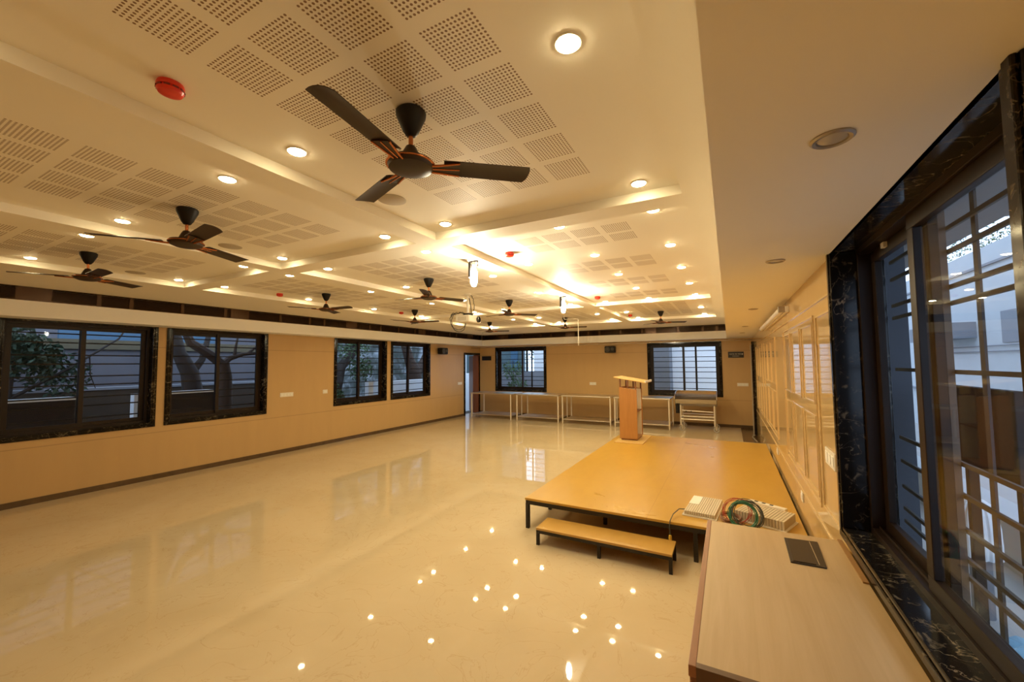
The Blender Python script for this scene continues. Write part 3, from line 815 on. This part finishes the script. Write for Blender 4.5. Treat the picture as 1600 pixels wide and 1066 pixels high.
# ------------------------------------------------------------------ lectern on the stage
ZP = .315
r = thing('lectern', 'reddish wooden lectern with a slanted pine top at the far corner of the stage', 'lectern', (-1.66, 7.9, ZP))
m = MB(); m.box(-1.87, 7.40, ZP, -1.37, 8.33, ZP + .018); m.build('base_plate', M['teak_top'], r, bevel=.003)
a = ZP + .045
m = MB(); m.box(-1.80, 7.64, ZP + .018, -1.51, 8.13, a + .012); m.build('plinth', M['teak_dark'], r, bevel=.012)
m = MB(); m.extrude([(-1.82, 7.62, a), (-1.50, 7.62, a), (-1.50, 7.62, 1.255), (-1.82, 7.62, 1.30)], (0, .022, 0)); m.build('side_panel', M['teak'], r, bevel=.006)
m = MB(); m.extrude([(-1.82, 8.128, a), (-1.50, 8.128, a), (-1.50, 8.128, 1.255), (-1.82, 8.128, 1.30)], (0, .022, 0)); m.build('side_panel', M['teak'], r, bevel=.006)
m = MB(); m.box(-1.82, 7.642, a, -1.80, 8.128, 1.295); m.build('front_panel', M['teak'], r)
m = MB(); m.box(-1.80, 7.642, a, -1.505, 8.128, a + .02); m.build('floor_board', M['teak'], r)
m = MB(); m.box(-1.80, 7.642, .84, -1.515, 8.128, .86); m.build('shelf', M['teak_dark'], r)
m = MB(); m.box(-1.80, 8.118, a + .02, -1.515, 8.128, 1.25); m.box(-1.80, 7.645, a + .02, -1.79, 8.12, 1.25); m.build('lining', M['sticker'], r)
for x, y, z in ((-1.80, 7.64, 1.28), (-1.66, 7.64, 1.26), (-1.52, 7.64, 1.24), (-1.80, 8.13, 1.28), (-1.66, 8.13, 1.26), (-1.52, 8.13, 1.24)):
    m = MB(); m.box(x - .012, y - .012, z, x + .012, y + .012, 1.47 - (x + 1.80) * .19); m.build('post', M['teak_dark'], r)
m = MB(); m.extrude([(-1.90, 7.56, 1.492), (-1.90, 7.56, 1.472), (-1.33, 7.56, 1.378), (-1.33, 7.56, 1.398)], (0, .66, 0)); m.build('reading_board', M['teak_top'], r, bevel=.004)
m = MB(); m.box(-1.345, 7.56, 1.385, -1.325, 8.22, 1.425); m.build('ledge', M['white_plastic'], r, bevel=.004)

# ------------------------------------------------------------------ stainless tables along the far wall
def steel_table(x0, x1, label):
    cx = (x0 + x1) / 2; y0, y1 = 11.20, 12.02
    r = thing('steel_table', label, 'table', (cx, 11.6, 0), 'stainless steel tables')
    m = MB(); m.box(x0, y0, .775, x1, y1, .812); m.build('tabletop', M['steel_dull'], r, bevel=.008)
    m = MB(); m.box(x0 + .03, y0 + .02, .105, x1 - .03, y1 - .02, .132); m.build('undershelf', M['steel_dull'], r, bevel=.005)
    for x in (x0 + .03, x1 - .03):
        for y in (y0 + .03, y1 - .03):
            m = MB(); m.tube([(x, y, .0), (x, y, .03), (x, y, .03), (x, y, .776)], [.016, .013, .021, .021], 12); m.build('leg', M['steel_leg'], r, smooth=True)
    return r
steel_table(-7.53, -6.02, 'long steel table standing in front of the open doorway corner')
steel_table(-5.86, -4.44, 'second steel table from the doorway, under the far-wall window')
steel_table(-4.36, -2.90, 'third steel table from the doorway, under the far-wall speaker')
steel_table(-2.83, -1.37, 'steel table partly hidden behind the wooden lectern, next to the trolley')

# ------------------------------------------------------------------ stainless trolley
y0, y1 = 11.26, 11.86
r = thing('steel_trolley', 'stainless trolley with a deep open trough top on spoked castors', 'trolley', (-.73, 11.56, 0))
m = MB()                                              # trough: U profile along X with flared rim
prof_o = [(y0 - .03, .80), (y0 + .00, .70), (y0 + .08, .635), (y0 + .30, .61), (y1 - .04, .63), (y1 + .03, .69), (y1 + .015, .975)]
prof_i = [(y, z + .012) for y, z in prof_o]
x0, x1 = -1.26, -.29
pts = [(x0, y, z) for y, z in prof_o] + [(x0, y, z) for y, z in prof_i[::-1]]
n = len(prof_o)
for i in range(n - 1):
    (ya, za), (yb, zb) = prof_o[i], prof_o[i + 1]
    m.extrude([(x0, ya, za), (x0, yb, zb), (x0, yb, zb + .012), (x0, ya, za + .012)], (x1 - x0, 0, 0))
for xx in (x0, x1 - .012):
    m.extrude([(xx, y, z) for y, z in prof_o] + [(xx, y1 + .01, .985), (xx, y0 + .22, .975), (xx, y0 - .01, .86)], (.012, 0, 0))
m.build('trough', M['steel'], r, smooth=True)
m = MB(); m.tube([(x0, y0 - .03, .81), (x0, y0 + .0, .88), (x0, y0 + .22, .98), (x0, y1 + .02, .985), (x1, y1 + .02, .985), (x1, y0 + .22, .98), (x1, y0, .88), (x1, y0 - .03, .81)], .014, 10)
m.build('rim', M['steel'], r, smooth=True)
m = MB()
for y in (y0 + .04, y1 - .04):
    m.tube([(-1.13, y, .30), (-.35, y, .30)], .018, 10); m.tube([(-1.13, y, .38), (-.35, y, .38)], .010, 8)
for x in (-1.13, -.35): m.tube([(x, y0 + .04, .30), (x, y1 - .04, .30)], .014, 8)
m.tube([(-1.1, y0 + .04, .52), (-.38, y0 + .04, .50)], .012, 8)
m.build('rails', M['steel_leg'], r, smooth=True)
for x in (-1.13, -.35):
    for y in (y0 + .04, y1 - .04):
        m = MB(); m.tube([(x, y, .15), (x, y, .66)], .019, 12); m.build('leg', M['steel_leg'], r, smooth=True)
        m = MB(); m.box(x - .05, y - .02, .142, x + .05, y + .02, .152)
        for s in (-1, 1): m.box(x + .015, y + s * .026 - .003, .066, x + .045, y + s * .026 + .003, .15)
        cs = m.build('castor_fork', M['steel_dull'], r)
        m = MB(); c0 = Vector((x + .03, y, .068))
        m.tube([c0 + Vector((math.cos(t_) * .056, 0, math.sin(t_) * .056)) for t_ in [k * 2 * math.pi / 20 for k in range(20)]], .012, 8, closed=True)
        for k in range(5):
            t_ = k * 2 * math.pi / 5; m.tube([c0, c0 + Vector((math.cos(t_) * .052, 0, math.sin(t_) * .052))], .006, 6)
        m.lathe([(.014, -.018), (.014, .018)], c0, 10, axis='y'); m.build('castor_wheel', M['rubber'], cs, smooth=True)
m = MB(); m.box(-1.25, y0 + .05, .44, -1.15, y0 + .10, .66); m.box(-1.22, y0 + .02, .48, -1.19, y0 + .05, .60); m.build('tilt_gear', M['grille_steel'], r, bevel=.006)
m = MB()
for x in (-1.0, -.88): m.lathe([(.014, 0), (.014, .02)], (x, y0 + .03, .50), 10, axis='y', flip=-1)
m.build('knob', M['black_plastic'], r)

# ------------------------------------------------------------------ laminate counter with cable flap
r = thing('laminate_counter', 'pale oak laminate counter with red-brown edge strip below the big window', 'counter', (.18, 2.2, 0))
m = MB(); m.box(-.128, 1.53, .728, .522, 2.90, .750); m.build('worktop', M['oak'], r)
m = MB(); m.box(-.152, 1.505, .715, -.128, 2.90, .752)
m.build('lipping', M['lipping'], r, bevel=.002)
m = MB(); m.box(.50, 2.40, .7505, .522, 2.90, .7575); m.build('back_strip', M['ply_edge'], r)
m = MB(); m.box(-.128, 1.505, .0, .522, 1.53, .7505); m.build('end_panel', M['dark_laminate'], r)
m = MB(); m.box(-.128, 2.875, 0, .522, 2.90, .728); m.build('end_panel', M['dark_laminate'], r)
m = MB(); m.box(-.15, 1.53, 0.05, -.128, 2.875, .715); m.build('front_panel', M['lipping'], r)
def quad_slab(m, P, z0, z1): m.extrude([(x, y, z0) for x, y in P], (0, 0, z1 - z0))
r = thing('cable_flap', 'black rectangular cable flap set into the laminate counter', 'cable flap', (.315, 2.64, .75))
m = MB(); quad_slab(m, [(.238, 2.478), (.385, 2.482), (.398, 2.812), (.243, 2.798)], .750, .756); m.build('frame', M['flap'], r, bevel=.002)
m = MB(); quad_slab(m, [(.25, 2.492), (.345, 2.494), (.352, 2.792), (.254, 2.786)], .756, .759); m.build('lid', M['flap'], r, bevel=.001)
m = MB(); m.box(.357, 2.50, .756, .3595, 2.79, .7585); m.build('hinge_strip', M['steel_dull'], r)

# ------------------------------------------------------------------ electrical bits lying on the stage
def ribbed_unit(name, label, c, rz, L, W, H, ribs, along, stk):
    r = thing(name, label, 'electrical unit', (c[0], c[1], ZP), 'cream ribbed electrical units')
    T = Matrix.Translation((c[0], c[1], ZP)) @ Matrix.Rotation(rz, 4, 'Z')
    m = MB(); m.obox(T @ Matrix.Translation((0, 0, .006)), L / 2 + .012, W / 2 + .012, .006); m.build('base_plate', M['white_plastic'], r, bevel=.002)
    m = MB(); m.obox(T @ Matrix.Translation((0, 0, .012 + (H - .012) / 2)), L / 2 - .004, W / 2 - .004, (H - .012) / 2 - .003); bd = m.build('body', M['unit_dark'], r)
    m = MB()
    for k in range(ribs):
        s = -1 + 2 * (k + .5) / ribs
        if along == 'x': m.obox(T @ Matrix.Translation((s * L / 2, 0, .012 + (H - .012) / 2)), L / ribs * .30, W / 2, (H - .012) / 2)
        else: m.obox(T @ Matrix.Translation((0, s * W / 2, .012 + (H - .012) / 2)), L / 2, W / ribs * .30, (H - .012) / 2)
    m.build('ribs', M['unit'], bd, bevel=.0015)
    if stk:
        m = MB(); m.obox(T @ Matrix.Translation((-L / 2 + .05, .10, H + .0015)), .045, .13, .002); m.build('paper_label', M['sticker'], bd)
    return r
ribbed_unit('led_driver', 'flat cream ribbed unit with white label lying at the front edge of the stage', (-.26, 4.44), R(-6), .27, .52, .046, 14, 'x', True)
ribbed_unit('led_driver', 'thick cream ribbed unit lying on the stage under the green cable coil', (.24, 4.36), R(-22), .40, .30, .085, 17, 'x', False)
r = thing('power_strip', 'narrow white power strip lying behind the ribbed units on the stage', 'power strip', (.28, 4.78, ZP))
T = Matrix.Translation((.285, 4.76, ZP + .019)) @ Matrix.Rotation(R(-28), 4, 'Z')
m = MB(); m.obox(T, .17, .03, .019); m.build('body', M['white_plastic'], r, bevel=.005)
m = MB()
for k in (-.1, -.03, .04): m.obox(T @ Matrix.Translation((k, 0, .0195)), .016, .014, .001)
m.build('socket_holes', M['grille_steel'], r)
def coil(name, mat, label, c, rad, tilt, turns, wire, spread, az=0, squash=1.0):
    m = MB(); n = int(turns * 26); pts = []
    T = Matrix.Translation(c) @ Matrix.Rotation(R(az), 4, 'Z') @ Matrix.Rotation(R(tilt), 4, 'X')
    for i in range(n + 1):
        a = 2 * math.pi * i / 26; k = i / 26.
        rr = rad * (1 + .07 * math.sin(k * 2.3 + a) + .05 * math.sin(k * 5.1) + random.uniform(-.01, .01))
        pts.append(T @ Vector((rr * math.cos(a), rr * math.sin(a) * squash, spread * (k / turns - .5) + .006 * math.sin(k * 3.7))))
    zmin = min(p.z for p in pts)
    pts = [p + Vector((0, 0, ZP + wire - zmin)) for p in pts]
    m.tube(pts, wire, 6)
    return tag(m.build(name, mat, smooth=True), label, 'cable', 'cable coils on the stage')
coil('cable_coil', M['cable_green'], 'coil of green cable standing on the stage among the ribbed units', (.065, 4.10, .42), .105, 62, 9, .0034, .055, -8)
coil('cable_coil', M['cable_grey'], 'coil of dark grey cable leaning against the green coil on the stage', (.10, 4.13, .42), .115, 55, 8, .003, .06, 10)
coil('cable_coil', M['cable_red'], 'thin red cable loop behind the green coil on the stage', (.02, 4.22, .42), .112, 52, 4, .0025, .07, -20)
coil('cable_coil', M['cable_brown'], 'loose brown cable bundle lying flat between the two ribbed units', (-.03, 4.22, .34), .08, 16, 7, .0035, .035, 15, .8)
m = MB(); m.tube([(-.41, 4.28, ZP + .03), (-.46, 4.20, ZP + .05), (-.50, 4.08, ZP + .035), (-.515, 3.97, ZP + .008), (-.52, 3.955, .27), (-.515, 3.955, .20)], .0045, 6)
r = tag(m.build('dangling_lead', M['cable_grey'], smooth=True), 'dark lead with yellow plug dangling over the stage edge above the step', 'cable')
m = MB(); m.lathe([(.006, .205), (.013, .20), (.015, .165), (.008, .15)], (-.515, 3.955, 0), 12)
for s in (-1, 1): m.tube([(-.515 + s * .006, 3.955, .152), (-.515 + s * .012, 3.953, .128)], .003, 6)
m.build('plug', M['yellow'], r, smooth=True)

# ------------------------------------------------------------------ outside: the garden beyond the long wall
g = MB(); g.box(-40, -12, -.6, XL - .25, 40, -.45); g.build('ground', M['ext_ground'], kind='structure')
g = MB(); g.box(XL - .25, YF + .25, -.5, 12, 40, -.16); g.box(XR + .25, -12, -.5, 14, YF + .25, -.16); g.build('ground', M['ext_paving'], kind='structure')
def ext(name, label, cat, box, mat, bevel=0, group=None):
    m = MB(); m.box(*box); o = m.build(name, mat, bevel=bevel); return tag(o, label, cat, group)
r = thing('garden_wall', 'long blue-grey garden wall with ochre band beyond the window-side garden', 'garden wall', (-11.8, 3, -.45))
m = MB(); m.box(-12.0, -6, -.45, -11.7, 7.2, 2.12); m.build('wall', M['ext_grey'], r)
m = MB(); m.box(-12.05, -6, 2.12, -11.64, 7.2, 2.32); m.build('band', M['ext_band'], r)
m = MB(); m.box(-11.7, -6, -.45, -11.3, 7.2, 1.28); m.build('plinth', M['ext_ground'], r)
m = MB(); m.box(-11.7, -6, 1.28, -11.28, 7.2, 1.33); m.build('ledge', M['ext_slate'], r)
ext('blue_hoarding', 'blue painted hoarding above the blue-grey garden wall', 'hoarding', (-13.2, 3.2, .0, -13.1, 6.3, 2.62), M['blue_sheet'])
ext('sky_block_house', 'dark house wall beyond the garden wall, raised high to block the sky', 'house', (-16.2, -4, -.5, -15.8, 9.8, 12), M['ext_grey'])  # upper storeys added, tall and dark, to block the sky
ext('window_canopy', 'added concrete slab outside above the four windows, blocking the sky', 'canopy', (XL - 1.75, -3, 2.52, XL - .23, 13.5, 2.62), M['ext_soffit'])  # unseen slab, added to keep sky light and its floor reflections out
def planter(y0, y1, label):
    r = thing('planter_wall', label, 'planter', (-9.1, (y0 + y1) / 2, -.45), 'low dark planter walls')
    m = MB(); m.box(-9.25, y0, -.45, -8.98, y1, 1.245); m.build('wall', M['ext_dark'], r)
    m = MB(); m.box(-9.27, y0 - .01, 1.245, -8.96, y1 + .01, 1.285); m.build('coping', M['ext_white'], r)
planter(1.2, 2.40, 'low dark planter wall with white coping outside the first window')
planter(3.5, 4.35, 'low dark planter wall with white coping outside the forked-tree window')
ext('garden_post', 'short white post outside the first window', 'post', (-9.55, 3.26, -.45, -9.40, 3.43, 1.26), M['ext_white'], group='white garden posts')
ext('garden_post', 'short white post outside the leafy garden window', 'post', (-9.55, 8.62, -.45, -9.40, 8.80, 1.24), M['ext_white'], group='white garden posts')
ext('low_white_wall', 'low white wall outside the window beside the wall speaker', 'garden wall', (-10.9, 10.2, -.45, -10.6, 13.4, 1.17), M['ext_white'])
ext('side_house', 'tall house wall behind the garden trees, dim leafy dapple painted in', 'house', (-15.5, 9.5, -.5, -15.2, 22, 5.5), M['ext_mottled'])
def tree(name, label, path, rad, branches, mats, crown=None, leaf=None):
    r = thing(name, label, 'tree', (path[0][0], path[0][1], -.45), 'garden trees')
    m = MB(); m.tube(path, rad, 12)
    for pts, rr in branches: m.tube(pts, rr, 8)
    m.build('trunk', mats, r, smooth=True)
    if crown:
        m = MB(); rnd = random.Random(len(label))
        for (cx, cy, cz, rx, n) in crown:
            for _ in range(n):
                d = Vector((rnd.gauss(0, 1), rnd.gauss(0, 1), rnd.gauss(0, .8))).normalized() * rx * rnd.random() ** .4
                p = Vector((cx, cy, cz)) + d; a = Vector((rnd.gauss(0, 1), rnd.gauss(0, 1), rnd.gauss(0, 1))).normalized(); b_ = a.orthogonal().normalized()
                s = rnd.uniform(.035, .075); m.add([p - a * s, p + b_ * s * .45, p + a * s, p - b_ * s * .45], [(0, 1, 2, 3)])
        m.build('foliage', leaf or M['foliage'], r)
    return r
tree('forked_tree', 'bare forked tree outside the second window', [(-10.05, 5.02, -.45), (-10.0, 5.04, .9), (-10.0, 5.03, 1.5), (-10.0, 4.98, 1.82)], [.17, .15, .14, .12],
     [([(-10.0, 4.98, 1.78), (-10.0, 5.12, 1.92), (-10.0, 5.40, 2.02), (-10.0, 5.72, 2.05), (-10.0, 5.95, 2.22)], [.09, .06, .045, .035, .02]),
      ([(-10.0, 5.50, 2.03), (-10.0, 5.68, 2.18), (-10.0, 5.85, 2.32), (-10, 6.0, 2.5)], [.035, .03, .02, .01]),
      ([(-10.0, 5.22, 1.96), (-10.0, 5.24, 2.16), (-10, 5.3, 2.5)], [.04, .03, .015]),
      ([(-10.0, 4.98, 1.78), (-10.05, 4.75, 2.0), (-10.1, 4.4, 2.25), (-10.1, 4.2, 2.7)], [.10, .10, .09, .07])], M['bark'])
tree('leaning_tree', 'dark leaning tree outside the second window, behind the planter', [(-10.6, 4.75, -.45), (-10.6, 4.72, 1.0), (-10.6, 4.62, 1.6), (-10.6, 4.40, 2.05), (-10.6, 4.2, 2.9)], [.22, .2, .17, .13, .1],
     [([(-10.6, 4.62, 1.55), (-10.6, 4.85, 1.9), (-10.6, 5.0, 2.6)], [.10, .07, .05])], M['bark_dark'])
tree('leafy_bush', 'dark leafy bush outside the near end of the first window', [(-10.7, 2.0, -.45), (-10.7, 2.05, 1.0), (-10.7, 2.1, 2.0)], [.07, .05, .03],
     [([(-10.7, 2.05, 1.2), (-10.6, 2.7, 1.7), (-10.6, 3.4, 2.3), (-10.6, 3.6, 2.7)], [.03, .022, .016, .01]),
      ([(-10.6, 3.0, 1.95), (-10.6, 3.02, 1.6), (-10.6, 3.1, 1.35)], [.012, .01, .006])],
     M['bark_dark'], [(-10.9, 1.9, 2.2, .55, 1500), (-10.8, 2.3, 1.9, .45, 800), (-10.9, 2.7, 1.6, .45, 350)], M['foliage_dark'])
tree('spreading_tree', 'leafy tree with spreading branches outside the garden window', [(-11.05, 8.75, -.45), (-11.05, 8.82, 1.0), (-11.0, 8.95, 1.7), (-10.95, 9.3, 2.1), (-10.95, 9.6, 2.5), (-10.95, 9.8, 3.2)], [.20, .17, .15, .14, .12, .1],
     [([(-11.05, 8.87, 1.4), (-11.0, 8.55, 1.8), (-11.0, 8.1, 2.2), (-11.0, 7.9, 2.8)], [.10, .08, .06, .04])], M['bark_dark'],
     [(-10.6, 8.0, .75, .6, 1500), (-10.6, 7.7, 1.2, .45, 700), (-10.9, 9.3, 2.4, .6, 500), (-11.2, 9.9, 1.6, .45, 450)], M['foliage'])
tree('thick_tree', 'thick forked tree trunk outside the window beside the wall speaker', [(-11.4, 12.95, -.45), (-11.4, 12.9, .9), (-11.35, 12.75, 1.5), (-11.3, 12.45, 1.9), (-11.3, 12.2, 2.5), (-11.3, 12.1, 3.2)], [.36, .33, .28, .2, .17, .14],
     [([(-11.35, 12.9, 1.35), (-11.35, 13.3, 1.8), (-11.35, 13.6, 2.3), (-11.35, 13.7, 3.1)], [.22, .16, .13, .1]),
      ([(-11.35, 11.5, .6), (-11.35, 11.3, 1.6), (-11.35, 11.45, 2.2), (-11.35, 11.4, 3.0)], [.05, .05, .05, .04])], M['bark'])
# beyond the open doorway
ext('parapet_wall', 'bright white parapet outside the open doorway', 'wall', (-11.2, 14.3, -.5, -10.9, 19.5, 1.30), M['ext_white'])
ext('neighbour_house', 'pale house with a dark window strip seen through the open doorway', 'house', (-14.5, 18.8, -.5, -11.6, 19.2, 6), M['ext_white'])
ext('dark_shutter', 'dark blue shutter on the house seen through the doorway', 'shutter', (-12.75, 18.70, 1.2, -12.35, 18.79, 5), M['blue_sheet'])

# ------------------------------------------------------------------ outside: beyond the far wall
r = thing('pale_annexe', 'pale blue-white wall outside the bright far window', 'building', (-1, 15.2, -.2))
m = MB(); m.box(-2.05, 15.0, -.2, 3.2, 15.3, 6); m.build('wall', M['ext_bright'], r)
ext('grey_column', 'slate grey column outside the bright far window', 'column', (-2.75, 14.2, -.2, -1.72, 15.0, 6), M['ext_slate'])
ext('teal_house', 'dark teal house outside the far window near the doorway', 'house', (-12.0, 17.5, -.2, -8.8, 17.9, 6), M['teal'])
ext('blue_door', 'blue door panel on the teal house outside', 'door panel', (-9.36, 17.42, 1.0, -9.0, 17.49, 3.0), M['blue_sheet'])
ext('yard_wall', 'low grey yard wall outside the far window near the doorway', 'wall', (-10.5, 15.6, -.2, -6.3, 15.8, 1.42), M['ext_slate'])
ext('white_shed', 'white shed wall outside the far window, beside the leafy shrub', 'shed', (-7.55, 16.2, -.2, -5.2, 16.5, 4.5), M['ext_white'])
tree('garden_shrub', 'spindly pale shrub outside the far window near the doorway', [(-7.75, 14.7, -.2), (-7.75, 14.7, .8), (-7.8, 14.7, 1.9)], [.03, .02, .008],
     [([(-7.75, 14.7, .9), (-8.1, 14.7, 1.6)], [.012, .006]), ([(-7.75, 14.7, 1.1), (-7.45, 14.7, 1.8)], [.012, .006])], M['bark_dark'],
     [(-7.8, 14.7, 1.5, .45, 260), (-7.6, 14.7, .9, .4, 200)], M['foliage'])
tree('sky_tree', 'open-crowned tree against the sky outside the far window', [(-9.2, 18.9, -.2), (-9.2, 18.9, 3.2)], [.08, .05], [], M['bark_dark'],
     [(-9.2, 18.9, 2.5, .8, 260)], M['foliage_dark'])

# ------------------------------------------------------------------ outside: beyond the big window
r = thing('white_building', 'pale white building across the yard beyond the big window', 'building', (5.2, 6, -.16))
m = MB(); m.box(5.0, -2, -.16, 5.4, 22, 4.22); m.build('wall', M['ext_pale'], r)
m = MB(); m.box(4.98, 10.9, 2.1, 5.0, 12.1, 2.75); m.build('window', M['ext_slate'], r)
m = MB(); m.box(4.6, 13.1, 2.25, 5.0, 15.6, 2.62); m.build('balcony', M['ext_slate'], r)
m = MB()
for z in (1.93, 2.05): m.tube([(4.96, 9.5, z), (4.96, 16.5, z)], .014, 6)
m.build('pipe_run', M['ext_slate'], r)
m = MB(); m.box(4.93, -2, .9, 5.0, 22, .96); m.box(4.95, -2, 3.78, 5.0, 22, 3.83); m.build('ledge', M['ext_slate'], r)
r = thing('brick_house', 'grey-pink house rising behind the pale white building', 'house', (8.5, 16, -.16))
m = MB(); m.box(8.0, 13.5, -.16, 9.0, 18.4, 6.3); m.build('wall', plain('dusty_pink_brick', (.36, .30, .30), .9, var=.25, scale=6), r)
m = MB(); m.box(7.9, 13.3, 6.3, 9.1, 18.6, 6.45); m.build('roof', M['ext_slate'], r)
ext('porch_slab', 'grey concrete canopy slab over the yard outside the big window', 'canopy', (XR + .22, -4, 2.90, 2.0, 9.5, 3.05), M['ext_soffit'])
ext('side_pier', 'blue-grey wall pier just outside the big window', 'pier', (XR + .23, 3.60, -.16, 1.06, 3.95, 2.90), M['ext_pier'])
ext('yard_kerb', 'long white kerb in the yard below the big window', 'kerb', (2.2, -3, -.16, 2.5, 12, .30), M['ext_pale'])
r = thing('dark_board', 'dark rectangular board standing outside behind the bars of the big window', 'board', (1.15, 2.95, -.16))
m = MB(); m.box(1.10, 2.62, 1.185, 1.14, 3.30, 1.61); m.build('panel', M['board_dark'], r, bevel=.004)
for y in (2.72, 3.18):
    m = MB(); m.box(1.145, y, -.16, 1.185, y + .04, 1.5); m.build('post', M['grille_steel'], r)
r = thing('ribbed_dome', 'white ribbed plastic dome standing in the yard below the dark board', 'dome', (1.62, 4.42, -.16))
m = MB(); vs = []; fs = []; SEG = 72
prof = [(.005, .70), (.04, .695), (.075, .665), (.098, .60), (.110, .50), (.114, .38), (.114, .28)]
for rr, z in prof:
    for k in range(SEG):
        a = 2 * math.pi * k / SEG; q = rr * (1 + .055 * (1 if k % 4 < 2 else -1)); vs.append((1.62 + q * math.cos(a), 4.42 + q * math.sin(a), z))
for i in range(len(prof) - 1):
    for k in range(SEG): l = (k + 1) % SEG; fs.append((i * SEG + k, i * SEG + l, (i + 1) * SEG + l, (i + 1) * SEG + k))
m.add(vs, fs); m.build('shell', M['ext_white'], r)
m = MB(); m.lathe([(.06, -.16), (.06, .27), (.112, .285)], (1.62, 4.42, 0), 24); m.build('pedestal', M['ext_slate'], r)
m = MB(); rnd = random.Random(3); G = 14; vs = []; fs = []
for i in range(G):
    for j in range(G): vs.append((1.27 + .8 * i / (G - 1) + rnd.uniform(-.03, .03), 3.3 + .8 * j / (G - 1) + rnd.uniform(-.03, .03), -.155 + rnd.random() * .07))
for i in range(G - 1):
    for j in range(G - 1): q = i * G + j; fs.append((q, q + 1, q + G + 1, q + G))
m.add(vs, fs); tag(m.build('plastic_sheet', M['blue_plastic']), 'crumpled blue plastic sheet on the paving outside the big window', 'sheet')
tree('yard_tree', 'green tree top showing above the pale white building', [(7.0, 18.0, -.16), (7.0, 18.0, 5.0)], [.1, .06], [], M['bark_dark'], [(7.0, 18.0, 5.4, .9, 420), (7.0, 19.8, 5.3, .8, 300), (7.0, 16.4, 5.2, .6, 260)], M['foliage'])

# ------------------------------------------------------------------ names of the setting's own pieces
for nm, lb, ct in (('floor', 'polished cream marble floor of the hall', 'floor'), ('ceiling', 'cream coffered ceiling with perforated boards', 'ceiling'),
                   ('wall_left', 'long tan tiled wall with four dark windows', 'wall'), ('wall_far', 'tan tiled far wall behind the steel tables', 'wall'),
                   ('wall_right', 'polished beige panelled wall beside the stage', 'wall'), ('wall_back', 'tan wall behind the viewpoint', 'wall'),
                   ('baseboard_left', 'dark marble skirting under the long tan wall', 'skirting'), ('baseboard_far', 'dark marble skirting under the far wall', 'skirting'),
                   ('trim_1', 'dark marble strip in the floor by the far corner', 'floor strip'), ('trim_2', 'white bulkhead over the four windows', 'bulkhead'),
                   ('trim_3', 'white bulkhead along the far wall', 'bulkhead'), ('trim_4', 'lowered ceiling strip above the counter and stage edge', 'ceiling strip'),
                   ('trim_5', 'raised beige mouldings on the polished panelled wall', 'moulding'), ('ground', 'dark soil of the garden outside the windows', 'ground'),
                   ('ground.001', 'grey paving of the yard outside', 'ground')):
    o = bpy.data.objects.get(nm)
    if o is not None: o['label'] = lb; o['category'] = ct
